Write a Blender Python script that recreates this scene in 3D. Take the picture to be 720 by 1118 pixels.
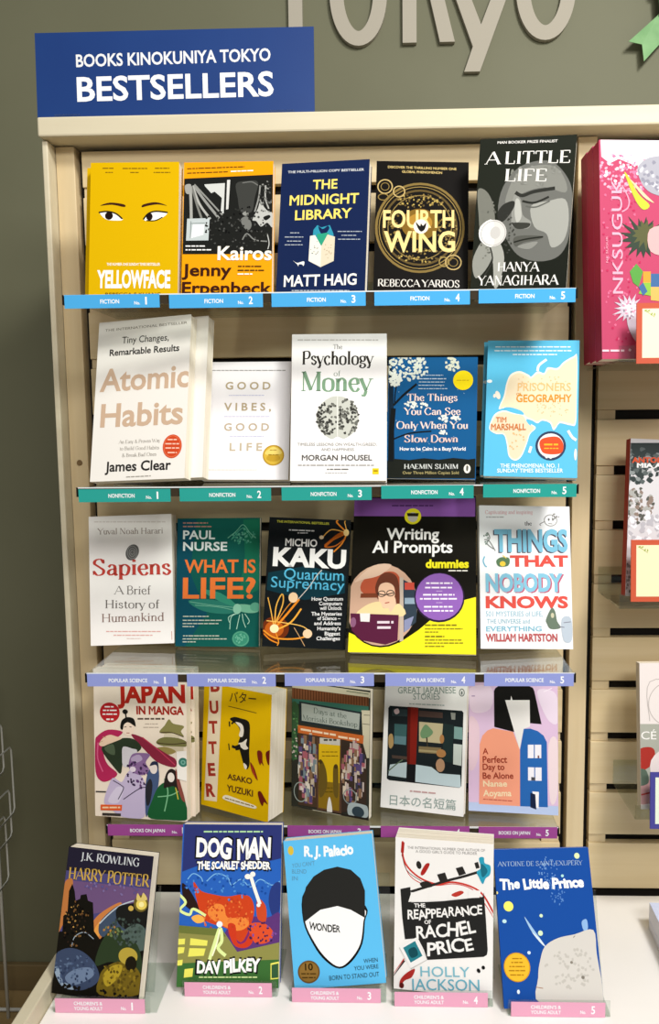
import bpy, bmesh, math, random
from mathutils import Vector, Matrix
for o in list(bpy.data.objects): bpy.data.objects.remove(o)
SC = bpy.context.scene
COL = SC.collection
# ---------------------------------------------------------------- camera, world, lights, exposure
cd = bpy.data.cameras.new('camera'); cam = bpy.data.objects.new('camera', cd); COL.objects.link(cam)
cd.sensor_fit = 'VERTICAL'; cd.sensor_height = 36; cd.lens = 880/1118*36; cd.shift_x = -40/1118; cd.clip_start = .02
TILT, ROLL, YAW = math.radians(6.10), math.radians(.523), math.radians(-1.719)
fw = Vector((math.sin(YAW)*math.cos(TILT), math.cos(YAW)*math.cos(TILT), -math.sin(TILT)))
rt = Vector((math.cos(YAW), -math.sin(YAW), 0)); dn = fw.cross(rt)
r2 = rt*math.cos(ROLL)+dn*math.sin(ROLL); d2 = dn*math.cos(ROLL)-rt*math.sin(ROLL)
M = Matrix((r2, -d2, -fw)).transposed().to_4x4(); M.translation = (0, -1.36, 1.43)
cam.matrix_world = M; SC.camera = cam
w = bpy.data.worlds.new('shop_world'); SC.world = w; w.use_nodes = True
w.node_tree.nodes['Background'].inputs[0].default_value = (1, .98, .95, 1)
w.node_tree.nodes['Background'].inputs[1].default_value = .34
def area(name, loc, target, size, power, color=(1, .975, .94), size_y=None):
    l = bpy.data.lights.new(name, 'AREA'); l.energy = power; l.color = color; l.size = size
    if size_y: l.shape = 'RECTANGLE'; l.size_y = size_y
    o = bpy.data.objects.new(name, l); COL.objects.link(o); o.location = loc
    o.rotation_euler = (Vector(target)-Vector(loc)).to_track_quat('-Z', 'Y').to_euler(); return o
area('ceiling_spotlight', (.95, -1.45, 3.0), (0, 0, 1.0), .4, 48)
area('ceiling_lamp', (.75, -3.0, 2.9), (.1, 0, .8), 1.4, 56, size_y=.5)
vs = SC.view_settings; vs.view_transform = 'Standard'; vs.look = 'None'; vs.exposure = 0; vs.gamma = 1; vs.use_curve_mapping = False
SC.cycles.max_bounces = 8; SC.cycles.transparent_max_bounces = 16
# ---------------------------------------------------------------- materials
def lin(h): return tuple(((c/12.92) if c <= .04045 else ((c+.055)/1.055)**2.4) for c in (int(h[i:i+2], 16)/255 for i in (0, 2, 4)))+(1,)
MATS = {}
def paint(h, rough=.45, name=None, spec=.035):
    k = (h, rough)
    if k not in MATS:
        m = bpy.data.materials.new(name or 'ink_'+h); m.use_nodes = True; b = m.node_tree.nodes['Principled BSDF']
        b.inputs['Base Color'].default_value = lin(h); b.inputs['Roughness'].default_value = rough
        b.inputs['Specular IOR Level'].default_value = spec
        MATS[k] = m
    return MATS[k]
def noisy(name, c1, c2, scale, rough=.5, bump=0, detail=4, spec=.3):
    m = bpy.data.materials.new(name); m.use_nodes = True; nt = m.node_tree; b = nt.nodes['Principled BSDF']
    tc = nt.nodes.new('ShaderNodeTexCoord'); mp = nt.nodes.new('ShaderNodeMapping'); mp.inputs['Scale'].default_value = scale
    n = nt.nodes.new('ShaderNodeTexNoise'); n.inputs['Scale'].default_value = 1; n.inputs['Detail'].default_value = detail
    cr = nt.nodes.new('ShaderNodeValToRGB'); cr.color_ramp.elements[0].color = lin(c1); cr.color_ramp.elements[1].color = lin(c2)
    cr.color_ramp.elements[0].position = .32; cr.color_ramp.elements[1].position = .68
    nt.links.new(tc.outputs['Object'], mp.inputs[0]); nt.links.new(mp.outputs[0], n.inputs['Vector'])
    nt.links.new(n.outputs['Fac'], cr.inputs[0]); nt.links.new(cr.outputs[0], b.inputs['Base Color'])
    b.inputs['Roughness'].default_value = rough; b.inputs['Specular IOR Level'].default_value = spec
    if bump:
        bp = nt.nodes.new('ShaderNodeBump'); bp.inputs['Strength'].default_value = bump; bp.inputs['Distance'].default_value = .002
        nt.links.new(n.outputs['Fac'], bp.inputs['Height']); nt.links.new(bp.outputs[0], b.inputs['Normal'])
    return m
def acrylic(name, tint):
    m = bpy.data.materials.new(name); m.use_nodes = True; nt = m.node_tree; nt.nodes.clear()
    out = nt.nodes.new('ShaderNodeOutputMaterial'); mx = nt.nodes.new('ShaderNodeMixShader'); fr = nt.nodes.new('ShaderNodeLayerWeight'); pw = nt.nodes.new('ShaderNodeMath'); pw.operation = 'POWER'; ml = nt.nodes.new('ShaderNodeMath'); ml.operation = 'MULTIPLY_ADD'
    tr = nt.nodes.new('ShaderNodeBsdfTransparent'); gl = nt.nodes.new('ShaderNodeBsdfGlossy')
    pw.inputs[1].default_value = 5; ml.inputs[1].default_value = .94; ml.inputs[2].default_value = .04; nt.links.new(fr.outputs['Facing'], pw.inputs[0]); nt.links.new(pw.outputs[0], ml.inputs[0]); tr.inputs[0].default_value = lin(tint); gl.inputs['Roughness'].default_value = .03
    nt.links.new(ml.outputs[0], mx.inputs[0]); nt.links.new(tr.outputs[0], mx.inputs[1]); nt.links.new(gl.outputs[0], mx.inputs[2]); nt.links.new(mx.outputs[0], out.inputs[0])
    return m
WOOD = noisy('pale_ash_laminate', 'd2bd92', 'dbc8a0', (2.5, 25, 60), .5, .05)
WOODV = noisy('pale_ash_laminate_upright', 'd0bb92', 'd8c59e', (60, 25, 2.5), .5, .05)
CREAM = noisy('cream_laminate', 'ccc2a6', 'd3caaf', (3, 20, 40), .45)
WALLM = noisy('olive_wall_paint', '66664f', '6b6b54', (3, 3, 3), .6)
WHITE = noisy('white_laminate', 'ece9e4', 'f1eeea', (4, 4, 4), .35)
DARK = noisy('dark_backing', '14100b', '1a150f', (8, 8, 8), .7)
FLOORM = noisy('brown_floor', '8a734a', '9a8258', (3, 14, 3), .5)
PAGES = noisy('paper_page_edges', 'd9cfba', 'efe8d8', (8, 900, 8), .8, .1)
CLEAR = acrylic('clear_acrylic', 'f4f7f5')
RAIL = paint('3a3226', .4, 'dark_rail')
STEEL = paint('c4c4bc', .35, 'white_wire')
# ---------------------------------------------------------------- mesh helpers
def box(bm, x0, x1, y0, y1, z0, z1, mi=0):
    v = [bm.verts.new((x, y, z)) for x in (x0, x1) for y in (y0, y1) for z in (z0, z1)]
    for q in ((0, 1, 3, 2), (4, 6, 7, 5), (0, 4, 5, 1), (2, 3, 7, 6), (0, 2, 6, 4), (1, 5, 7, 3)):
        f = bm.faces.new([v[i] for i in q]); f.material_index = mi
def obj(name, bm, mats, parent=None, bevel=0, smooth=False):
    bmesh.ops.recalc_face_normals(bm, faces=[f for f in bm.faces if len(f.verts) == 4 and f.material_index == 0]) if bevel >= 0 else None
    me = bpy.data.meshes.new(name); bm.to_mesh(me); bm.free()
    for m in (mats if isinstance(mats, (list, tuple)) else [mats]): me.materials.append(m)
    o = bpy.data.objects.new(name, me); COL.objects.link(o)
    if parent: o.parent = parent
    if bevel > 0:
        b = o.modifiers.new('bevel', 'BEVEL'); b.width = bevel; b.segments = 2; b.limit_method = 'ANGLE'
    if smooth:
        for p in me.polygons: p.use_smooth = True
    return o
def boxobj(name, dims, mat, parent=None, bevel=.001):
    bm = bmesh.new(); box(bm, *dims); return obj(name, bm, mat, parent, bevel)
def tag(o, label, cat, group=None, kind=None):
    if kind: o['kind'] = kind
    else: o['label'] = label; o['category'] = cat
    if group: o['group'] = group
    return o
def empty(name, loc=(0, 0, 0), mat=None):
    e = bpy.data.objects.new(name, None); COL.objects.link(e); e.empty_display_size = .02
    if mat: e.matrix_world = mat
    else: e.location = loc
    return e
def tube(bm, pts, r, n=6, closed=False):
    pts = [Vector(p) for p in pts]; rings = []; N = len(pts)
    for i, p in enumerate(pts):
        a = pts[(i-1) % N] if (i or closed) else p; b = pts[(i+1) % N] if (i < N-1 or closed) else p
        t = (b-a).normalized(); u = t.cross(Vector((.3, .5, .81))).normalized(); v = t.cross(u)
        rings.append([bm.verts.new(p+r*(u*math.cos(2*math.pi*k/n)+v*math.sin(2*math.pi*k/n))) for k in range(n)])
    for i in range(N if closed else N-1):
        A, B = rings[i], rings[(i+1) % N]
        for k in range(n): bm.faces.new((A[k], A[(k+1) % n], B[(k+1) % n], B[k]))
    if not closed:
        bm.faces.new(rings[0][::-1]); bm.faces.new(rings[-1])
# ---------------------------------------------------------------- lettering
def spline(pts, closed, n=5):
    N = len(pts); out = []
    if N < 3: return list(pts)
    for i in range(N if closed else N-1):
        g = lambda k: pts[k % N] if closed else pts[max(0, min(N-1, k))]
        p0, p1, p2, p3 = g(i-1), g(i), g(i+1), g(i+2)
        for s in range(n):
            t = s/n
            out.append(tuple(.5*(2*b+(c-a)*t+(2*a-5*b+4*c-d)*t*t+(3*b-a-3*c+d)*t**3) for a, b, c, d in zip(p0, p1, p2, p3)))
    if not closed: out.append(pts[-1])
    return out
def ribbon(pts, w0, w1=None):
    """quads along a polyline; with w1 the width swells where the stroke runs upright"""
    L, Rr = [], []
    for i, p in enumerate(pts):
        a = pts[max(0, i-1)]; b = pts[min(len(pts)-1, i+1)]; dx, dy = b[0]-a[0], b[1]-a[1]; l = math.hypot(dx, dy) or 1
        h = w0/2 if w1 is None else (w0+(w1-w0)*(abs(dy)/l)**1.5)/2
        L.append((p[0]-dy/l*h, p[1]+dx/l*h)); Rr.append((p[0]+dy/l*h, p[1]-dx/l*h))
    return [[Rr[i], Rr[i+1], L[i+1], L[i]] for i in range(len(pts)-1)]
SERIF = dict(
A='.94|T0 0 .46 1|K.94 0 .46 1|t.2 .35 .72 .35', B='.76|B.15 0 .15 1|c.15 1 .5 1 .62 .76 .45 .53 .15 .53|c.15 .53 .55 .53 .7 .28 .5 0 .15 0',
C='.88|c.8 .75 .62 .98 .3 .95 .06 .5 .3 .05 .62 .02 .82 .22|t.8 .98 .8 .7', D='.92|B.15 0 .15 1|c.15 1 .55 1 .84 .5 .55 0 .15 0',
E='.78|B.15 0 .15 1|t.15 .98 .68 .98|t.15 .5 .55 .5|t.15 .02 .7 .02|t.68 .98 .68 .78|t.7 .02 .7 .24', F='.72|B.15 0 .15 1|t.15 .98 .66 .98|t.15 .5 .55 .5|t.66 .98 .66 .76',
G='.95|c.8 .75 .62 .98 .3 .95 .06 .5 .3 .05 .62 .0 .8 .12|k.78 .05 .78 .42|t.6 .42 .93 .42|t.8 .98 .8 .7', H='.95|B.15 0 .15 1|B.8 0 .8 1|t.15 .5 .8 .5', I='.36|B.18 0 .18 1',
J='.45|K.28 1 .28 .1|c.28 .2 .2 -.1 .0 -.12', K='.85|B.15 0 .15 1|T.75 1 .15 .42|K.85 0 .35 .58', L='.74|B.15 0 .15 1|t.15 .02 .68 .02|t.68 .02 .68 .26', M='1.06|N.12 0 .12 1|k.14 1 .52 .05|t.52 .05 .9 1|B.92 0 .92 1',
N='.95|N.14 0 .14 1|k.14 1 .8 0|N.8 0 .8 1', O='1|c.5 1 .2 .9 .08 .5 .2 .1 .5 0 .8 .1 .92 .5 .8 .9 .5 1', P='.72|B.15 0 .15 1|c.15 1 .55 1 .67 .74 .5 .47 .15 .47', R='.85|B.15 0 .15 1|c.15 1 .55 1 .67 .74 .5 .49 .15 .49|K.85 0 .42 .48',
S='.78|c.66 .76 .5 .99 .22 .93 .15 .72 .4 .52 .66 .3 .58 .06 .3 .01 .1 .25|t.67 .97 .67 .72|t.09 .03 .09 .28', T='.84|K.42 0 .42 1|t.04 .98 .8 .98|t.04 .98 .04 .76|t.8 .98 .8 .76', U='.95|K.16 1 .16 .3|c.16 .35 .22 .06 .48 0 .74 .08 .8 .35|T.8 1 .8 .3',
V='.9|K0 1 .46 0|T.9 1 .46 0', W='1.25|K0 1 .35 0|t.35 0 .6 .9|k.6 .9 .9 0|T1.25 1 .9 0', X='.85|B.05 1 .8 0|N.78 1 .05 0', Y='.84|K0 1 .42 .48|T.84 1 .42 .48|K.42 0 .42 .5',
a='.58|c.1 .5 .24 .64 .42 .58 .46 .42|k.46 .45 .46 .1|c.46 .12 .5 0 .6 .05|c.46 .38 .2 .33 .08 .16 .22 .01 .46 .14', b='.66|B.14 0 .14 1.02|c.14 .5 .35 .65 .57 .5 .59 .3 .5 .06 .33 -.01 .14 .12',
c='.56|c.5 .5 .35 .65 .15 .56 .06 .32 .2 .03 .38 -.01 .52 .14', d='.66|B.52 0 .52 1.02|c.52 .5 .35 .65 .13 .5 .07 .3 .15 .06 .33 -.01 .52 .12', e='.58|t.08 .35 .5 .35|c.5 .35 .45 .58 .3 .65 .1 .52 .07 .28 .24 .01 .42 0 .54 .15',
f='.38|K.18 0 .18 .8|c.18 .78 .25 1.02 .42 .98|t.03 .63 .38 .63', g='.58|c.28 .64 .1 .58 .08 .42 .28 .24 .46 .34 .46 .56 .28 .64|c.15 .27 .1 .12 .42 .06 .5 -.12 .28 -.26 .06 -.16 .15 0|t.42 .6 .58 .66',
h='.66|B.14 0 .14 1.02|c.14 .46 .33 .65 .5 .54 .52 .42|K.52 0 .52 .44', i='.32|B.16 0 .16 .64|k.16 .8 .16 .94', k='.6|B.14 0 .14 1.02|T.5 .64 .14 .28|K.58 0 .26 .4', l='.32|B.16 0 .16 1.02',
m='.98|B.12 0 .12 .64|c.12 .46 .29 .65 .44 .54 .46 .42|K.46 0 .46 .44|c.46 .46 .63 .65 .78 .54 .8 .42|K.8 0 .8 .44', n='.64|B.12 0 .12 .64|c.12 .46 .32 .65 .48 .54 .5 .42|K.5 0 .5 .44', o='.64|c.32 .65 .12 .56 .07 .32 .12 .08 .32 -.01 .52 .08 .57 .32 .52 .56 .32 .65',
p='.66|B.14 -.28 .14 .64|c.14 .5 .35 .65 .57 .5 .59 .3 .5 .06 .33 -.01 .14 .12', r='.42|B.12 0 .12 .64|c.12 .44 .22 .6 .38 .6|k.38 .54 .38 .64', s='.5|c.4 .5 .28 .65 .1 .57 .12 .42 .3 .32 .44 .18 .28 -.01 .08 .12|t.4 .62 .4 .46|t.07 .02 .07 .18',
t='.4|k.18 .82 .18 .15|c.18 .18 .26 0 .4 .06|t.03 .63 .36 .63', u='.62|K.12 .64 .12 .2|c.12 .24 .2 .01 .36 .02 .48 .14|B.5 0 .5 .64', v='.54|K0 .64 .28 0|T.54 .64 .28 0', w='.8|K0 .64 .22 0|t.22 0 .4 .58|k.4 .58 .6 0|T.8 .64 .6 0', y='.54|K0 .64 .28 .02|T.54 .64 .28 .02|c.28 .02 .18 -.24 .04 -.2')
SERIF.update({'.': '.26|k.12 0 .12 .12', '-': '.4|t.05 .34 .35 .34', '&': '.85|c.8 .42 .6 .08 .28 0 .08 .24 .5 .7 .4 .98 .22 .9 .3 .6 .8 .02', 'É': SERIF['E']+'|t.35 1.08 .55 1.2', ',': '.26|c.14 .1 .14 -.02 .06 -.12'})
def serif_text(s, heavy):
    th, tn = (.19, .062) if heavy else (.13, .05)
    x = 0; quads = []
    for ch in s:
        d = SERIF.get(ch)
        if not d: x += .34; continue
        parts = d.split('|')
        for st in parts[1:]:
            c = st[0]; v = [float(q) for q in st[1:].split()]; pts = [(x+v[i], v[i+1]) for i in range(0, len(v), 2)]
            if c == 'c': quads += ribbon(spline(pts, False, 4), tn, th*.95)
            else:
                thick = c in 'KkB'; quads += ribbon(pts, th if thick else tn)
                ends = {'K': [0], 'T': [0], 'B': [0, 1], 'N': [0, 1]}.get(c, [])
                for e in ends:
                    px, py = pts[e]; s2 = .022; cy = py+(s2 if py < pts[1-e][1] else -s2); hw = .13 if thick else .11
                    quads.append([(px-hw, cy-s2), (px+hw, cy-s2), (px+hw, cy+s2), (px-hw, cy+s2)])
        x += float(parts[0])+.06
    return quads
_tc = bpy.data.curves.new('lettering', 'FONT'); _to = bpy.data.objects.new('lettering', _tc)
_tc.resolution_u = 3
CAP = .68
NV = {}
def glyph_size(ch, off):
    if (ch, off) not in NV:
        _tc.body = ch; _tc.offset = off; NV[ch, off] = 0 if ch == ' ' else len(_to.to_mesh().vertices); _to.to_mesh_clear()
    return NV[ch, off]
def sans_text(s, off):
    cnt = [glyph_size(ch, off) for ch in s] if 'M' in s else []
    _tc.body = s; _tc.offset = off; me = _to.to_mesh()
    vs = [(v.co.x, v.co.y) for v in me.vertices]; ids = [list(p.vertices) for p in me.polygons]; n = len(vs); _to.to_mesh_clear()
    ps = [[vs[i] for i in q] for q in ids]; a = 0
    for ch, c in zip(s[::-1], cnt[::-1]):    # a capital M drawn as one clean outline
        if ch == 'M' and sum(cnt) == n:
            g = vs[a:a+c]; x0, x1 = min(p[0] for p in g), max(p[0] for p in g); y0, y1 = min(p[1] for p in g), max(p[1] for p in g)
            t = .1+1.8*off; xm = (x0+x1)/2; h = y1-y0
            keep = [k for k, q in enumerate(ids) if not a <= q[0] < a+c]; ps = [ps[k] for k in keep]; ids = [ids[k] for k in keep]
            ps.append([(x0, y0), (x0+t, y0), (x0+t, y0+.74*h), (xm, y0+.36*h-off), (x1-t, y0+.74*h), (x1-t, y0), (x1, y0), (x1, y1), (x1-t*.95, y1), (xm, y0+.57*h+off), (x0+t*.95, y1), (x0, y1)])
            ids.append([a]*12)
        a += c
    return ps, ids, n
def lettering(s, style, seed=0):
    """list of polygons, x from 0 to 1 across the line, y in cap heights"""
    if style in 'sS': ps = serif_text(s, style == 'S'); cap = 1
    else:
        off = {'r': .004, 'b': .022, 'x': .042, 'h': .024, 'hx': .045}[style]
        ps, ids, n = sans_text(s, off); cap = CAP+off*1.4
        if style[0] == 'h':
            par = list(range(n))
            def fd(a):
                while par[a] != a: par[a] = par[par[a]]; a = par[a]
                return a
            for q in ids:
                for a in q[1:]: par[fd(a)] = fd(q[0])
            rnd = random.Random(len(s)*7+ord(s[0])); J = {}; cen = {}
            for q, pp in zip(ids, ps):
                r = fd(q[0]); cen.setdefault(r, []).extend(pp)
            for r in sorted(cen):
                xs = [p[0] for p in cen[r]]; ys = [p[1] for p in cen[r]]
                J[r] = ((min(xs)+max(xs))/2, (min(ys)+max(ys))/2, rnd.uniform(-.13, .13), rnd.uniform(-.05, .05), rnd.uniform(.95, 1.1))
            out = []
            for q, pp in zip(ids, ps):
                cx, cy, a, dy, k = J[fd(q[0])]; ca, sa = math.cos(a)*k, math.sin(a)*k
                out.append([(cx+(x-cx)*ca-(y-cy)*sa, cy+dy+(x-cx)*sa+(y-cy)*ca) for x, y in pp])
            ps = out
    xs = [p[0] for q in ps for p in q]; x0, x1 = min(xs), max(xs)
    return [[((x-x0)/(x1-x0), y/cap) for x, y in q] for q in ps]
# ---------------------------------------------------------------- printed covers
class Ink:
    """flat print on a face: x right, z up (metres), layered just in front of y = 0"""
    def __init__(s, bm, W, H, mats, x0=0): s.bm, s.W, s.H, s.x0, s.mats, s.k = bm, W, H, x0, mats, 0
    def mi(s, c):
        m = paint(c)
        if m not in s.mats: s.mats.append(m)
        return s.mats.index(m)
    def poly(s, c, pts):
        y = -.00012-.000016*s.k; e = .0002; q = []
        for u, v in pts:
            p = (min(max(u, e), s.W-e), min(max(v, e), s.H-e))
            if not q or abs(p[0]-q[-1][0])+abs(p[1]-q[-1][1]) > 1e-6: q.append(p)
        if len(q) < 3: return
        a = sum(q[i-1][0]*q[i][1]-q[i][0]*q[i-1][1] for i in range(len(q)))
        if abs(a) < 1e-9: return
        if a < 0: q.reverse()
        f = s.bm.faces.new([s.bm.verts.new((u+s.x0, y, v)) for u, v in q]); f.material_index = s.mi(c)
    def draw(s, e):
        k, c = e[0], e[1]; s.k += 1; mm = .001
        if k == 'P': s.poly(c, [(a*mm, b*mm) for a, b in e[2]])
        elif k == 'S': s.poly(c, spline([(a*mm, b*mm) for a, b in e[2]], True, 4))
        elif k == 'L':
            for q in ribbon(spline([(a*mm, b*mm) for a, b in e[3]], False, 5), e[2]*mm): s.poly(c, q)
        elif k == 'E':
            cx, cy, rx, ry, ro = e[2:7]; cr, sr = math.cos(ro), math.sin(ro)
            s.poly(c, [((cx+rx*math.cos(t)*cr-ry*math.sin(t)*sr)*mm, (cy+rx*math.cos(t)*sr+ry*math.sin(t)*cr)*mm) for t in [i*math.pi/14 for i in range(28)]])
        elif k == 'R':
            cx, cy, rx, ry, wd = e[2:7]
            p = [((cx+rx*math.cos(t))*mm, (cy+ry*math.sin(t))*mm) for t in [i*math.pi/20 for i in range(41)]]
            for q in ribbon(p, wd*mm): s.poly(c, q)
        elif k == 'T':
            t, u0, v0, u1, v1, h, st = e[2:9]
            for q in lettering(t, st): s.poly(c, [((u0+(u1-u0)*x-(v1-v0)/(u1-u0)*y*h*.6)*mm, (v0+(v1-v0)*x+y*h)*mm) for x, y in q])
        elif k == 'J':
            t, u0, v0, u1, v1, h = e[2:8]; ps = lettering(t, 'r'); ys = [p[1] for q in ps for p in q]; a, b = min(ys), max(ys)
            for q in ps: s.poly(c, [((u0+(u1-u0)*x)*mm, (v0+(v1-v0)*x+(y-a)/(b-a)*h)*mm) for x, y in q])
        elif k == 'V':
            t, u, v0, v1, h = e[2:7]
            for q in lettering(t, 'r'): s.poly(c, [((u-y*h)*mm, (v0+(v1-v0)*x)*mm) for x, y in q])
        elif k == 'X':
            u0, v0, u1, v1, h = e[2:7]; rnd = random.Random(int(u0*31+v0*17)); x = u0
            while x < u1-h*.5:
                n = min(rnd.uniform(1.2, 4.5)*h, u1-x); f0, f1 = (x-u0)/(u1-u0), (x+n-u0)/(u1-u0); a, b = v0+(v1-v0)*f0, v0+(v1-v0)*f1
                s.poly(c, [(x*mm, (a-h*.38)*mm), ((x+n)*mm, (b-h*.38)*mm), ((x+n)*mm, (b+h*.38)*mm), (x*mm, (a+h*.38)*mm)]); x += n+h*.5
        elif k == 'D':
            n, cx, cy, rx, ry, sz, sd, kd = e[2:10]; rnd = random.Random(sd); cs = c if isinstance(c, list) else [c]
            for i in range(n):
                a, rr = rnd.uniform(0, 2*math.pi), math.sqrt(rnd.random())
                x, y = cx+rx*rr*math.cos(a), cy+ry*rr*math.sin(a); cc = rnd.choice(cs); s.k += .05
                if kd == 'r':
                    w_, h_ = sz*rnd.uniform(.4, .9), sz*rnd.uniform(.9, 2.2)
                    s.poly(cc, [((x-w_)*mm, (y-h_)*mm), ((x+w_)*mm, (y-h_)*mm), ((x+w_)*mm, (y+h_)*mm), ((x-w_)*mm, (y+h_)*mm)])
                else: s.poly(cc, [((x+sz*rnd.uniform(.35, 1)*math.cos(t))*mm, (y+sz*rnd.uniform(.35, 1)*math.sin(t))*mm) for t in [j*math.pi/3 for j in range(6)]])
def book_matrix(bx, by, bz, yaw, lean, roll):
    X = Vector((math.cos(yaw), -math.sin(yaw), 0)); Bk = Vector((math.sin(yaw), math.cos(yaw), 0))
    U = Vector((0, 0, 1))*math.cos(lean)+Bk*math.sin(lean)
    Xr = X*math.cos(roll)-U*math.sin(roll); Ur = U*math.cos(roll)+X*math.sin(roll)
    m = Matrix((Xr, Ur.cross(Xr), Ur)).transposed().to_4x4(); m.translation = (bx, by, bz); return m
def make_book(name, label, mat, W, H, t, base, spine, art, group=None):
    e = empty(name, mat=mat); tag(e, label, 'book', group)
    c = .0006; bm = bmesh.new(); mats = [paint(base), paint(spine)]
    for dims, mi in (((-W/2, W/2, 0, c, 0, H), 0), ((-W/2, -W/2+c, c, t-c, 0, H), 1), ((-W/2, W/2, t-c, t, 0, H), 1)): box(bm, *dims, mi)
    bmesh.ops.recalc_face_normals(bm, faces=bm.faces[:])
    ink = Ink(bm, W, H, mats, -W/2)
    cur, stickers = ink, []
    for a in art:
        if a[0] == '<':
            sb = bmesh.new(); cur = Ink(sb, W, H, [], -W/2); cur.k = ink.k+4; stickers.append((a[2], sb, cur))
        elif a[0] == '>': cur = ink
        else: cur.draw(a)
    cv = obj('cover', bm, mats, e, -1)
    for lab, sb, ik in stickers: obj('sticker', sb, ik.mats, cv, -1)['label'] = lab
    bm = bmesh.new(); rnd = random.Random(int(W*1e5)); n = max(3, int(t/.003)); y = c
    for i in range(n):                      # gathered signatures, each a hair out of line
        y2 = c+(t-2*c)*(i+1)/n; d = rnd.uniform(0, .0004)
        box(bm, -W/2+c, W/2-.0006-d, y, y2, .0006+d, H-.0005-d); y = y2
    obj('page_block', bm, PAGES, e)
    return e
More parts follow.
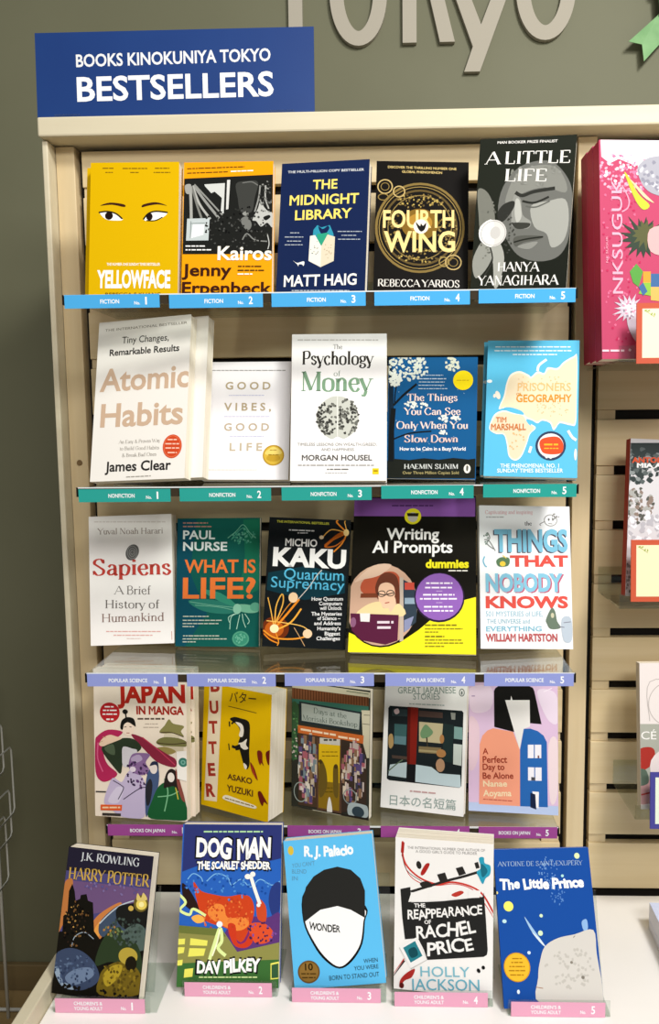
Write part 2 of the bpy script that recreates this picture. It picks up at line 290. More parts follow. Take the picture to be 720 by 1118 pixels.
# ---------------------------------------------------------------- printed matter: shapes in millimetres on each cover, from its lower left corner
BOOKS = [
('YF','yellow paperback with two drawn sidelong eyes and eyebrows on the cover',0.1311,0.2019,0.022,(-0.373,-0.1695,1.6182,-0.0012,0.1503,0.0067),'d4aa04','d0a008',[('X','7a5a10',17.7,193.4,36.1,193.2,2.0),('X','7a5a10',47.4,192.8,84.1,192.4,2.0),('X','7a5a10',95.4,192.5,116.6,192.3,2.0),('X','7a5a10',22.0,187.1,33.4,187.0,1.72),('X','7a5a10',58.8,186.7,71.5,186.5,1.71),('X','7a5a10',93.5,186.3,118.3,186.0,1.71),('S','3a1c14',[(15.2,137.5),(29.8,141.9),(50.2,139.1),(50.8,135.2),(32.7,138.8)]),('S','3a1c14',[(77.0,134.6),(79.2,138.8),(97.5,141.8),(113.9,136.5),(100.4,138.6),(86.3,136.8)]),('S','f2f0ec',[(14.8,127.3),(27.2,128.6),(41.4,123.9),(48.9,116.1),(35.9,115.1),(23.2,117.5)]),('E','1d1210',28.4,122.3,5.93,5.98,0.0),('L','1d1210',2.27,[(13.1,127.3),(25.8,128.6),(38.6,125.3),(48.3,117.3)]),('S','f2f0ec',[(80.4,115.2),(86.5,123.4),(97.7,127.8),(114.6,126.3),(106.3,117.8),(92.3,114.0)]),('E','1d1210',88.2,120.3,4.78,5.68,0.0),('L','1d1210',2.26,[(79.3,116.4),(86.5,124.8),(97.7,128.1),(115.1,126.2)]),('L','1d1210',1.41,[(83.8,114.6),(96.5,114.5),(107.6,119.5)]),('T','f4f0e8','THE NUMBER ONE SUNDAY TIMES BESTSELLER',26.3,48.3,104.9,47.6,4.0,'b'),('T','f4f0e8','YELLOWFACE',12.1,16.2,120.2,15.4,25.9,'x'),('T','5a3a10','REBECCA F KUANG',25.0,4.2,106.4,3.7,3.9,'r')]),
('KA','orange paperback with a black and white photo band across the cover',0.1329,0.2051,0.018,(-0.2365,-0.1672,1.6182,0.0072,0.1922,0.0038),'e89a0c','d8930f',[('X','5a3a10',4.8,195.4,90.4,197.0,2.16),('X','5a3a10',4.9,188.5,67.4,189.7,2.16),('X','f2f0ec',69.8,190.2,103.2,191.0,2.15),('P','1c1d1b',[(0.9,180.2),(132.4,184.3),(132.9,63.7),(0.8,65.1)]),('P','c8cac6',[(30.8,171.0),(61.5,172.4),(60.4,126.1),(55.8,126.1),(57.3,149.9),(46.5,159.6),(41.4,157.3),(32.0,168.1)]),('P','d0d0cc',[(64.7,177.1),(69.3,177.3),(67.2,132.6),(63.8,131.9)]),('L','8f908c',3.77,[(15.3,169.6),(32.4,145.5),(53.7,118.6)]),('L','a8a9a4',3.3,[(13.4,169.2),(24.4,140.9),(41.0,117.8)]),('L','777873',3.3,[(12.1,168.5),(21.0,138.6),(28.3,118.0)]),('L','a0a19c',4.24,[(10.2,167.3),(11.6,143.5),(12.6,118.3)]),('L','8a8b86',2.35,[(16.2,171.0),(39.3,145.4),(58.6,123.7)]),('S','9a9b96',[(2.3,169.8),(11.1,170.9),(10.2,157.8),(3.9,157.9)]),('P','b9c2c2',[(6.4,118.8),(39.8,119.3),(38.6,85.5),(5.5,85.5)]),('P','dfe4e4',[(15.1,110.2),(32.2,109.9),(31.1,93.9),(12.3,89.0)]),('L','7d8786',1.17,[(11.1,111.4),(33.0,111.8)]),('L','7d8786',1.17,[(12.2,115.0),(11.8,89.0)]),('X','f2f0ec',4.9,77.3,33.7,76.9,2.36),('X','f2f0ec',5.1,71.6,43.0,71.1,2.36),('S','3a3b38',[(78.1,170.9),(94.2,174.9),(110.4,172.8),(106.1,149.0),(101.8,127.8),(85.7,128.0),(80.8,149.5)]),('S','b4b5b0',[(103.1,115.9),(110.9,132.4),(114.5,144.2),(120.1,134.6),(127.1,127.4),(132.6,124.9),(132.8,103.7),(125.0,110.9),(115.9,105.1),(108.9,113.5)]),('S','1a1b19',[(119.1,119.2),(127.1,122.6),(129.5,119.1),(122.6,114.4)]),('L','a8a9a4',2.11,[(122.0,167.8),(121.8,148.8),(127.0,132.1)]),('L','8e8f8a',2.11,[(113.9,167.9),(111.9,149.0),(106.4,127.7)]),('L','6a6b67',1.64,[(87.4,172.0),(101.2,173.4),(110.5,168.0)]),('S','8a8b86',[(88.1,125.6),(94.9,129.1),(97.3,123.1),(91.6,122.0)]),('S','70716d',[(85.9,116.2),(95.0,120.8),(102.1,108.9),(97.6,99.5),(90.7,104.3)]),('L','7a7b77',1.86,[(88.7,85.5),(95.4,94.8),(107.0,85.2),(125.3,82.6)]),('L','b4b5b0',1.39,[(125.2,94.4),(128.1,80.2),(126.4,70.9)]),('D',['4a4b48','2c2d2a','0e0f0e'],110,79.2,104.5,48.2,35.4,2.3,3,'b'),('D',['8a8b86','50514d'],40,122.2,148.8,9.2,26.1,1.84,4,'b'),('T','f5efe0','Kairos',52.5,55.9,132.1,54.8,20.6,'b'),('T','3a1a10','Jenny',0.6,32.7,73.5,31.8,17.8,'b'),('T','3a1a10','Erpenbeck',1.2,5.8,132.7,4.2,17.7,'b'),('X','5a3a10',82.9,45.7,118.9,45.2,2.34),('X','5a3a10',82.5,39.6,121.3,39.1,2.34),('X','f2f0ec',82.6,34.0,104.3,33.7,2.34)]),
('ML','dark blue paperback with yellow capitals above a small white tower',0.1336,0.2075,0.022,(-0.1012,-0.1547,1.6198,0.1333,0.2136,0.0099),'16244a','101c3c',[('T','c8ccd0','THE MULTI-MILLION COPY BESTSELLER',9.7,192.0,125.8,190.0,3.7,'b'),('T','ecd66a','THE',49.1,165.0,86.3,164.7,14.6,'b'),('T','ecd66a','MIDNIGHT',14.4,141.4,119.5,140.4,15.5,'b'),('T','ecd66a','LIBRARY',23.8,118.1,109.8,118.3,15.0,'b'),('P','2f8fa8',[(52.3,92.1),(53.0,101.7),(58.6,108.7),(64.7,104.8),(77.5,107.9),(83.4,94.5),(84.7,84.9),(68.4,71.1)]),('S','16244a',[(60.4,106.9),(67.1,102.3),(74.5,106.8),(76.6,101.9),(68.7,92.2),(62.6,98.9)]),('S','2d9a7a',[(58.1,93.1),(65.1,95.2),(76.9,94.7),(67.1,76.0)]),('P','ece6d6',[(48.2,92.3),(55.8,93.2),(65.9,76.0),(66.1,43.8),(47.5,54.0)]),('P','d8cdb4',[(65.9,76.0),(74.6,93.6),(86.0,89.6),(85.6,52.7),(66.1,43.8)]),('D','5a6a78',14,55.5,71.6,6.6,14.4,1.18,2,'b'),('D','b09a78',14,76.8,68.4,6.1,14.3,1.17,4,'b'),('X','a8b0ba',17.6,98.3,31.9,97.7,1.7),('X','a8b0ba',9.5,92.1,38.1,91.0,1.7),('X','a8b0ba',13.4,85.7,34.8,84.8,1.69),('X','a8b0ba',10.1,80.0,37.9,79.0,1.69),('X','a8b0ba',89.6,97.6,126.9,96.1,1.68),('X','a8b0ba',95.7,91.4,119.0,90.4,1.68),('X','a8b0ba',90.8,85.6,123.8,84.3,1.68),('S','e8e8e4',[(23.9,55.2),(30.4,51.4),(39.1,53.5),(41.5,51.8),(40.3,46.3),(37.9,48.8),(33.1,48.9),(32.3,46.1),(30.3,49.5)]),('T','eceae4','MATT HAIG',11.5,15.7,120.8,15.9,17.1,'b'),('X','a8b0ba',24.1,9.2,110.5,6.8,2.15)]),
('FW','black paperback with gold lettering over a large gold ring emblem',0.1402,0.2113,0.034,(0.0469,-0.1353,1.6255,-0.0154,0.2628,0.0319),'13110f','0c0b0a',[('T','c8b070','DISCOVER THE THRILLING NUMBER ONE',17.3,199.8,121.4,198.0,3.9,'b'),('T','c8b070','GLOBAL PHENOMENON',38.8,192.5,99.8,191.4,3.8,'b'),('R','7d6838',67.4,103.7,65.5,70.8,3.74),('R','9a8248',67.4,103.7,61.2,65.7,1.17),('R','5a4a28',67.4,103.7,55.2,59.7,3.27),('R','8a7440',67.4,103.7,47.9,51.7,1.4),('D',['8a7440','b09850','5a4a28'],70,66.7,146.5,35.3,12.7,2.35,5,'b'),('D',['8a7440','b09850','5a4a28'],60,68.2,58.8,34.9,11.2,2.32,6,'b'),('D',['8a7440','6a5628'],50,26.6,100.4,14.0,30.1,2.57,7,'b'),('D',['8a7440','6a5628'],50,108.3,101.9,14.0,30.1,2.57,8,'b'),('E','7a5c20',67.3,108.7,28.07,25.12,0.0),('E','a87e30',67.3,111.2,18.72,15.08,0.0),('R','b8a068',13.7,169.0,10.9,11.2,1.89),('R','b8a068',35.1,161.2,8.5,8.7,1.89),('R','8a7440',13.7,169.0,6.1,6.1,1.18),('R','b8a068',118.2,48.6,11.6,11.4,1.85),('R','8a7440',118.2,48.6,6.5,6.4,1.16),('R','a08a50',104.3,49.1,7.0,7.4,1.39),('R','8a7440',11.3,151.9,7.5,5.1,1.41),('T','e6cc88','FOURTH',12.0,102.7,119.0,104.6,28.1,'b'),('T','e6cc88','WING',13.8,64.0,120.8,66.0,32.8,'b'),('E','e8e0d0',69.0,104.9,11.22,11.54,0.0),('S','151515',[(61.0,112.3),(67.4,105.7),(69.0,110.0),(72.3,106.3),(76.9,111.4),(75.2,101.3),(69.9,96.7),(65.1,101.1)]),('T','dcd8d0','REBECCA YARROS',6.5,8.8,127.8,9.2,11.0,'S'),('X','9a948a',12.5,1.1,125.6,3.3,1.96)]),
('AL','black and white paperback with a man’s pinched face and a silver medal',0.1362,0.2186,0.03,(0.1849,-0.1671,1.6204,0.239,0.0802,0.0514),'23261f','1c1f19',[('S','6c6d68',[(34.4,102.3),(34.9,141.5),(51.4,170.2),(74.8,182.6),(103.6,182.5),(125.1,162.5),(135.1,138.2),(135.9,99.9),(133.4,68.8),(122.4,49.6),(101.4,42.6),(74.5,46.6),(55.1,62.7)]),('S','85867f',[(41.9,129.1),(54.1,165.2),(80.0,177.5),(108.9,175.1),(124.5,155.3),(125.6,138.5),(96.5,146.7),(68.0,140.4),(51.8,128.8)]),('S','a2a39c',[(79.1,120.7),(102.7,127.2),(126.3,128.9),(133.1,100.0),(128.0,71.3),(112.0,61.9),(103.5,81.4),(85.9,91.4)]),('S','8f908a',[(53.7,136.0),(63.8,130.8),(68.3,108.8),(80.6,98.8),(76.4,89.2),(56.7,92.0),(52.4,101.9)]),('S','b4b5ae',[(57.0,131.1),(62.8,128.4),(66.7,106.4),(60.7,98.1),(56.6,111.6)]),('S','3a3b36',[(53.9,97.0),(66.1,97.9),(79.5,96.4),(76.3,90.4),(61.8,89.0)]),('S','2f302c',[(32.0,112.2),(39.8,124.2),(54.2,128.7),(54.9,118.9),(43.8,102.1),(35.3,99.9)]),('L','30312d',4.89,[(55.8,140.8),(65.9,136.1),(82.5,141.2),(111.0,145.0)]),('L','2a2b27',2.93,[(66.4,128.3),(83.6,125.4),(103.4,133.2)]),('L','60615c',1.95,[(71.8,120.9),(86.4,119.3),(105.1,127.2)]),('L','30312d',2.47,[(34.8,107.2),(43.1,111.9),(51.6,113.7)]),('S','565751',[(57.8,76.1),(72.2,79.5),(98.9,77.8),(92.0,73.1),(72.9,69.8),(61.1,63.9)]),('L','262722',2.21,[(58.2,70.0),(75.0,74.1),(99.0,77.1)]),('S','8a8b85',[(63.6,63.8),(82.6,69.6),(92.3,69.4),(80.9,59.9)]),('S','77786f',[(1.2,145.1),(11.1,146.0),(22.0,132.1),(28.6,107.4),(27.8,82.8),(10.4,83.2),(4.6,112.9)]),('S','94958d',[(0.5,43.7),(11.2,70.8),(23.2,78.0),(31.6,63.1),(23.5,36.0),(7.2,18.8)]),('S','a5a69e',[(25.1,68.1),(35.9,72.8),(46.2,48.1),(41.4,11.3),(34.3,6.3),(30.8,38.4)]),('L','33342f',1.98,[(24.0,65.7),(29.3,43.4),(17.2,18.8)]),('D',['7c7d76','8a8b85'],30,80.9,164.2,36.2,14.6,3.38,98,'b'),('D',['50514c','3a3b36'],30,50.0,82.4,12.3,27.0,2.21,99,'b'),('D',['77786f','5c5d56'],40,19.7,92.8,12.4,49.4,2.24,100,'b'),('S','1c1f19',[(103.8,42.6),(122.6,47.2),(135.5,66.3),(141.9,42.2),(135.1,4.9),(91.9,5.0),(92.2,35.4)]),('<','','silver medal sticker'),('E','d8d6d2',27.8,83.3,19.1,19.26,0.0),('S','efeeea',[(26.5,102.0),(8.7,93.1),(10.0,73.3),(29.1,64.6)]),('R','b8b6b2',27.8,83.3,17.4,17.5,1.24),('E','c8c6c2',30.7,84.0,7.43,8.88,0.0),('>',''),('T','e8e6e0','MAN BOOKER PRIZE FINALIST',25.3,210.8,110.0,209.1,3.6,'b'),('T','f0eee8','A LITTLE',8.6,182.2,128.9,179.6,17.5,'S'),('T','f0eee8','LIFE',39.5,157.0,97.9,154.9,17.5,'S'),('T','f0eee8','HANYA',37.7,28.5,97.6,28.1,13.3,'S'),('T','f0eee8','YANAGIHARA',9.2,8.4,125.7,9.5,13.8,'S')]),
('AH','tall white paperback with large tan lettering and a red oval seal',0.1548,0.2488,0.02,(-0.3738,-0.1844,1.3537,0.2268,0.2453,-0.044),'f0ece4','e6e0d4',[('T','8a8276','THE INTERNATIONAL BESTSELLER',11.1,233.5,148.8,234.7,3.9,'r'),('T','3a3834','Tiny Changes,',41.2,212.5,119.6,211.0,10.3,'r'),('T','33312e','Remarkable Results',21.1,194.1,137.7,193.5,10.2,'b'),('T','cdb095','Atomic',7.3,139.1,156.3,137.7,35.0,'b'),('T','cdb095','Habits',11.8,83.6,148.4,82.1,35.7,'b'),('T','8a8276','An Easy & Proven Way',44.7,56.1,113.9,55.7,5.2,'s'),('T','8a8276','to Build Good Habits',47.2,46.1,112.3,44.9,5.2,'s'),('T','8a8276','& Break Bad Ones',51.7,35.5,108.2,35.3,5.2,'s'),('<','','red oval sticker'),('E','d04a26',133.4,48.2,15.4,17.79,0.0),('R','e87a50',133.4,48.2,13.5,15.8,0.92),('X','f4c8b0',125.5,58.6,140.4,57.9,2.59),('X','f4c8b0',122.1,52.5,144.3,51.4,2.59),('X','f4c8b0',122.5,46.1,144.6,45.1,2.59),('X','f4c8b0',126.5,39.1,141.3,38.4,2.58),('>',''),('T','2a2826','James Clear',24.3,14.6,132.7,13.8,15.0,'b'),('X','a09a90',60.4,5.1,101.1,5.4,2.02)]),
('GV','short white paperback with thin spaced gold capitals and a gold seal',0.1352,0.1857,0.018,(-0.222,-0.1382,1.3501,0.0433,0.235,0.0067),'f0eef0','e2e0e2',[('X','9a9a96',9.0,172.3,126.3,171.4,2.08),('T','b0a080','G O O D',32.8,141.9,103.4,141.4,11.9,'b'),('T','b0a080','V I B E S ,',31.8,108.2,105.3,107.9,12.2,'b'),('T','b8a890','G O O D',33.0,76.5,103.2,76.3,11.7,'b'),('T','c0b298','L I F E',42.7,45.0,93.5,45.0,12.1,'b'),('X','c0c0dc',38.8,132.2,93.9,131.9,1.6),('X','c0c0dc',32.2,98.6,103.8,98.4,1.59),('X','c0c0dc',42.3,67.5,95.9,67.4,1.58),('X','d8d0c0',6.3,15.0,86.4,15.1,1.34),('<','','gold seal sticker'),('E','b8922a',111.2,37.8,16.6,16.05,0.0),('E','d4b040',111.2,37.8,14.61,14.04,0.0),('S','e8d070',[(98.9,43.0),(110.8,50.8),(123.2,44.1),(121.1,39.2),(101.2,38.5)]),('E','c09a30',111.3,33.4,10.62,5.35,0.0),('X','9a7a20',103.4,38.5,119.4,38.5,2.23),('X','9a7a20',105.4,45.9,116.5,45.9,1.56),('>','')]),
('PM','white paperback with a round brain drawing beneath black and green lettering',0.1424,0.2225,0.02,(-0.0762,-0.1775,1.3501,0.0079,0.2139,0.0049),'f2f0ee','e4e0dc',[('X','c4c0bc',8.5,213.7,129.6,212.6,2.34),('T','55524e','The',62.2,199.2,75.8,199.1,7.2,'s'),('T','2a2622','Psychology',16.0,175.8,123.6,175.0,20.1,'S'),('T','8a9a8a','of',63.3,158.0,73.6,157.9,7.7,'s'),('T','7a9c7e','Money',15.0,135.2,122.3,134.6,29.7,'S'),('S','c4c6bc',[(69.3,127.2),(57.3,124.8),(42.4,112.1),(38.1,91.8),(45.3,74.0),(60.3,62.5),(69.8,66.3),(80.2,63.0),(95.1,73.8),(101.0,91.5),(96.1,111.8),(82.3,124.1)]),('D',['3a3a36','6a6b64'],85,53.8,95.5,15.0,28.0,3.0,11,'b'),('D',['3a3a36','6a6b64'],85,85.5,95.3,15.0,27.9,2.99,12,'b'),('L','e8e8e2',1.01,[(69.3,126.7),(69.0,96.7),(69.8,65.8)]),('T','8a8884','TIMELESS LESSONS ON WEALTH,GREED,',10.1,52.4,128.0,52.0,4.3,'r'),('T','8a8884','AND HAPPINESS',45.6,44.7,94.3,44.5,4.0,'r'),('T','55524f','MORGAN HOUSEL',17.1,30.4,121.1,30.2,8.3,'b'),('X','a8a4a0',11.5,23.2,126.3,22.9,2.51),('X','6a6864',54.5,17.0,88.0,17.0,2.26),('X','b8b4b0',52.1,11.5,85.5,11.5,1.75),('P','ecca20',[(121.6,18.4),(131.0,18.4),(131.0,9.4),(121.6,9.4)]),('X','a08010',123.1,14.4,129.5,14.4,3.0)]),
('TY','blue paperback with white blossoms,a night tree and yellow full moon',0.1353,0.1862,0.018,(0.0611,-0.1436,1.3496,0.092,0.1735,0.015),'17588c','123a58',[('P','14283a',[(-1.4,186.2),(3.8,186.1),(8.1,139.2),(12.6,30.3),(2.6,25.7)]),('P','1e211c',[(1.5,26.8),(12.6,29.9),(35.1,28.3),(57.4,31.3),(79.6,29.3),(101.7,32.2),(123.7,30.2),(134.3,31.6),(134.1,1.6),(2.2,-0.2)]),('L','14181a',7.66,[(7.1,25.8),(7.1,71.0),(8.9,107.3)]),('L','14181a',3.4,[(8.8,111.9),(23.8,127.8),(43.6,144.9)]),('L','14181a',2.26,[(9.7,59.7),(34.1,68.9),(67.6,72.5)]),('L','14181a',1.81,[(10.5,116.4),(12.2,139.2),(18.6,155.2)]),('D','d4dace',110,29.5,170.0,33.8,19.4,3.38,21,'b'),('D','dfe4da',45,10.7,152.9,10.2,11.4,3.39,22,'b'),('D','d4d8c4',40,97.1,175.5,10.0,11.8,3.11,23,'b'),('D','dfe4da',26,43.2,112.9,17.9,5.4,2.91,24,'b'),('D','dfe4da',26,95.0,92.3,17.7,5.4,2.88,25,'b'),('D','dfe4da',10,85.4,70.4,6.7,3.6,2.66,26,'b'),('D','8fb0cc',24,66.9,103.0,60.2,63.3,1.11,27,'b'),('X','b8c8d4',51.2,158.3,83.6,158.3,1.59),('X','b8c8d4',46.8,152.9,88.2,152.8,2.05),('X','b8c8d4',46.9,147.9,86.1,147.8,1.59),('X','b8c8d4',46.4,142.9,86.2,142.8,1.59),('X','b8c8d4',46.5,137.6,90.3,137.6,1.59),('E','f4dc18',113.8,150.5,15.06,14.93,0.0),('X','c8a810',103.8,150.5,123.7,150.5,1.81),('T','ecd8d0','The Things',29.6,118.7,106.2,118.9,10.9,'S'),('T','ecd8d0','You Can See',24.5,97.4,111.0,97.7,10.8,'S'),('T','ecd8d0','Only When You',14.2,76.0,122.4,76.7,10.8,'S'),('T','e4c8c0','Slow Down',26.6,55.3,107.8,56.0,10.8,'S'),('T','f2f4f6','How to be Calm in a Busy World',20.2,42.6,119.5,43.5,5.4,'b'),('T','d8dcd8','HAEMIN SUNIM',27.6,14.7,108.6,15.7,7.2,'S'),('T','b8ac74','Over Three Million Copies Sold',25.5,6.6,109.9,7.7,4.3,'r'),('E','ece8dc',122.3,15.9,5.05,6.68,0.0),('S','5a5a54',[(121.3,20.8),(124.0,19.3),(123.2,12.6),(121.0,13.7)])]),
('PG','pale blue paperback with a cream map of continents and a round badge',0.137,0.2118,0.02,(0.2085,-0.1544,1.352,0.1273,0.2502,0.0236),'5cb9de','3f98bc',[('X','e0f0f6',11.4,201.7,123.8,201.5,2.38),('X','e0f0f6',10.3,195.6,125.1,195.5,2.38),('X','e0f0f6',38.0,189.5,104.0,189.5,2.36),('S','f0e8d8',[(19.4,104.1),(26.4,124.3),(29.4,142.5),(35.4,157.6),(48.6,163.4),(62.3,157.7),(66.6,154.6),(75.7,163.0),(85.6,160.4),(90.7,169.3),(104.9,168.3),(114.5,178.1),(128.9,186.9),(133.8,185.6),(134.3,125.2),(133.6,83.0),(125.9,79.9),(115.3,82.3),(109.1,82.2),(101.6,71.9),(96.0,82.8),(84.3,86.4),(77.6,82.2),(70.2,86.2),(60.3,89.9),(52.8,97.5),(38.0,97.9),(27.5,105.0)]),('S','ead9b8',[(21.8,106.2),(28.9,124.3),(31.8,142.5),(36.9,155.0),(48.7,160.3),(61.1,155.1),(66.6,151.5),(76.3,159.3),(85.6,157.3),(92.8,166.1),(105.5,165.1),(115.0,175.0),(128.9,183.8),(132.9,181.8),(133.3,125.2),(132.1,85.5),(125.4,82.9),(116.2,85.3),(109.0,85.2),(102.0,76.0),(97.4,85.1),(84.7,89.0),(77.5,85.1),(70.6,88.8),(61.5,92.5),(52.7,100.1),(38.0,100.2),(29.1,107.3)]),('S','f0e8d8',[(6.2,72.5),(9.2,86.7),(15.4,97.1),(28.1,101.6),(43.5,97.7),(56.5,96.3),(64.4,83.6),(75.3,75.6),(67.0,65.3),(62.6,50.0),(55.5,31.4),(46.2,24.4),(36.5,31.2),(33.0,49.5),(28.2,63.7),(16.3,65.0)]),('S','e8d2b4',[(8.2,73.1),(11.3,86.0),(16.9,95.0),(28.2,99.0),(43.0,95.6),(55.3,93.7),(62.5,83.1),(72.9,75.1),(65.3,65.8),(60.9,50.5),(54.0,33.1),(46.1,26.9),(37.9,32.8),(35.0,50.0),(29.1,65.7),(16.8,67.0)]),('S','5cb9de',[(27.5,105.7),(37.8,106.4),(52.7,101.4),(57.3,95.3),(45.5,96.7),(31.5,101.1)]),('S','5cb9de',[(60.4,87.4),(65.8,84.9),(68.4,78.6),(64.2,81.0)]),('E','f0e8d8',17.5,125.5,3.47,6.75,0.35),('E','f0e8d8',12.5,124.2,1.99,3.12,0.0),('E','e8f0f0',4.4,147.1,3.99,2.61,0.0),('L','eaf2f4',3.79,[(75.7,163.5),(77.9,172.6),(88.8,181.7)]),('L','f0e8d8',3.71,[(66.5,36.7),(69.2,46.6)]),('L','f0e8d8',3.94,[(122.5,71.7),(128.7,61.7),(134.7,57.3)]),('E','f0e8d8',133.9,35.5,1.91,8.76,0.0),('D','dcbc8c',40,101.4,104.5,26.6,15.3,1.45,31,'b'),('D','e8b078',20,46.4,60.4,12.2,20.4,1.95,32,'b'),('D','e0c090',24,80.9,148.0,36.7,10.3,1.71,33,'b'),('T','e4b878','PRISONERS',47.0,132.2,125.5,132.8,12.4,'r'),('T','d8902e','OF',45.2,125.5,52.1,125.6,3.6,'b'),('T','d8902e','GEOGRAPHY',45.4,114.9,127.2,115.7,11.8,'b'),('T','c07038','TIM',15.8,82.9,31.6,83.2,8.2,'b'),('T','c07038','MARSHALL',8.8,71.0,60.8,71.8,9.7,'b'),('<','','round badge sticker'),('E','33405c',97.7,48.1,22.15,22.2,0.0),('E','e4e6e4',97.7,48.1,18.78,18.67,0.0),('S','d4502c',[(81.2,53.4),(87.8,59.8),(107.1,61.9),(115.9,51.5),(114.3,38.3),(102.8,34.9),(88.3,36.3),(82.9,43.3)]),('X','f0b030',88.0,49.7,108.5,50.1,3.54),('X','f0b030',88.2,43.9,111.0,44.3,2.27),('E','e4e6e4',92.1,30.9,1.93,2.01,0.0),('E','e4e6e4',98.1,30.2,1.92,2.01,0.0),('>',''),('T','e6f4fa','THE PHENOMENAL NO. 1',24.5,13.3,110.4,15.2,6.0,'b'),('T','e6f4fa','SUNDAY TIMES BESTSELLER',19.9,5.6,116.5,7.9,6.0,'b')]),
('SA','white paperback with red serif lettering below a grey fingerprint',0.1371,0.2111,0.028,(-0.4216,-0.0876,1.0789,-0.0098,0.1593,-0.0296),'f1eeea','e0dad2',[('X','d8d0ca',9.1,202.4,127.1,198.2,2.27),('T','94847c','Yuval Noah Harari',13.6,181.6,122.5,179.4,9.6,'s'),('E','5e5e5c',71.3,150.1,10.51,13.54,-0.44),('R','9a9a98',71.3,150.1,8.0,10.2,0.85),('R','9a9a98',71.3,150.1,5.1,6.8,0.85),('R','9a9a98',71.3,150.1,2.6,3.4,0.85),('T','c0443a','Sapiens',5.0,114.7,135.1,111.8,26.4,'S'),('T','7a7470','A Brief',39.6,82.6,100.7,80.5,13.5,'s'),('T','6a6460','History of',25.0,60.4,114.4,57.3,13.4,'s'),('T','8a7068','Humankind',18.9,37.9,121.3,36.7,13.4,'s'),('X','dca8a0',25.7,22.6,116.1,19.5,2.23),('X','dca8a0',37.8,16.0,101.9,13.9,2.23),('X','d8c0b8',59.4,10.0,82.8,9.2,1.67),('L','c07868',0.84,[(133.3,19.5),(133.6,5.6)])]),
('WL','dark green paperback with orange capitals and a ghostly insect',0.1393,0.2095,0.012,(-0.2828,-0.09,1.0757,0.0758,0.1914,-0.013),'13574e','0f3f48',[('P','114a5a',[(-1.6,207.7),(32.9,207.4),(22.8,120.3),(52.8,53.1),(16.2,0.4),(0.6,1.7)]),('P','1a6a50',[(111.2,206.6),(139.4,207.5),(138.2,92.1),(104.1,75.4),(114.8,148.0)]),('D',['3a8a72','5aa088'],50,111.5,179.0,20.1,12.7,2.59,41,'b'),('L','6ab094',1.14,[(85.6,176.4),(99.9,187.5),(111.3,198.2),(123.0,184.5),(133.1,176.0)]),('L','4a9a80',1.14,[(91.4,173.5),(111.4,193.1),(126.0,174.7)]),('X','b08070',9.7,201.9,52.0,201.5,2.57),('X','b08070',9.8,196.0,57.9,195.5,2.56),('T','e0eae8','PAUL',10.1,175.5,64.3,175.1,14.2,'b'),('T','e0eae8','NURSE',10.5,156.5,85.0,156.1,14.1,'b'),('S','2c7868',[(20.7,74.0),(61.1,76.0),(104.3,64.3),(90.1,53.2),(47.0,57.3)]),('S','348a70',[(40.6,92.2),(75.3,86.6),(104.3,64.3),(75.5,72.6)]),('L','7ab89c',0.85,[(23.6,72.6),(61.2,67.0),(104.3,62.9)]),('L','7ab89c',0.85,[(32.4,67.0),(69.9,64.3),(98.6,58.8)]),('E','72b494',118.6,61.6,20.52,6.66,-0.14),('E','8ac4a8',102.9,61.0,6.86,8.33,0.0),('E','5aa084',132.8,64.4,8.53,7.21,0.0),('L','a8d8c0',1.13,[(101.6,53.2),(93.0,47.6),(91.0,28.2)]),('L','a8d8c0',1.13,[(107.3,51.8),(104.6,39.4),(102.4,28.3)]),('L','a8d8c0',1.12,[(115.8,53.2),(123.1,42.2),(120.3,36.7)]),('L','a8d8c0',1.12,[(111.5,53.2),(113.1,42.2),(117.5,31.1)]),('L','a8d8c0',1.13,[(98.7,53.2),(88.8,47.6),(90.3,39.3)]),('T','e87838','WHAT IS',13.5,120.3,132.8,120.0,21.3,'b'),('T','e87838','LIFE?',11.3,78.7,133.2,78.8,33.5,'b'),('E','3a8a70',109.2,13.1,14.23,12.69,0.0),('R','5aa084',109.2,13.1,12.5,11.0,1.14),('D','6ab094',20,109.2,13.1,8.5,7.7,1.99,42,'b'),('X','b8c0b0',12.4,48.8,55.7,48.9,2.23),('X','b8c0b0',12.0,42.4,78.8,42.6,2.23),('X','b8c0b0',12.1,37.1,73.1,37.3,2.23),('X','b8c0b0',12.1,32.4,31.5,32.4,2.23),('X','b8c0b0',13.0,17.3,73.4,17.6,2.23),('X','b8c0b0',12.5,12.3,87.8,12.7,2.22),('X','b8c0b0',12.6,7.6,34.8,7.7,2.22)]),
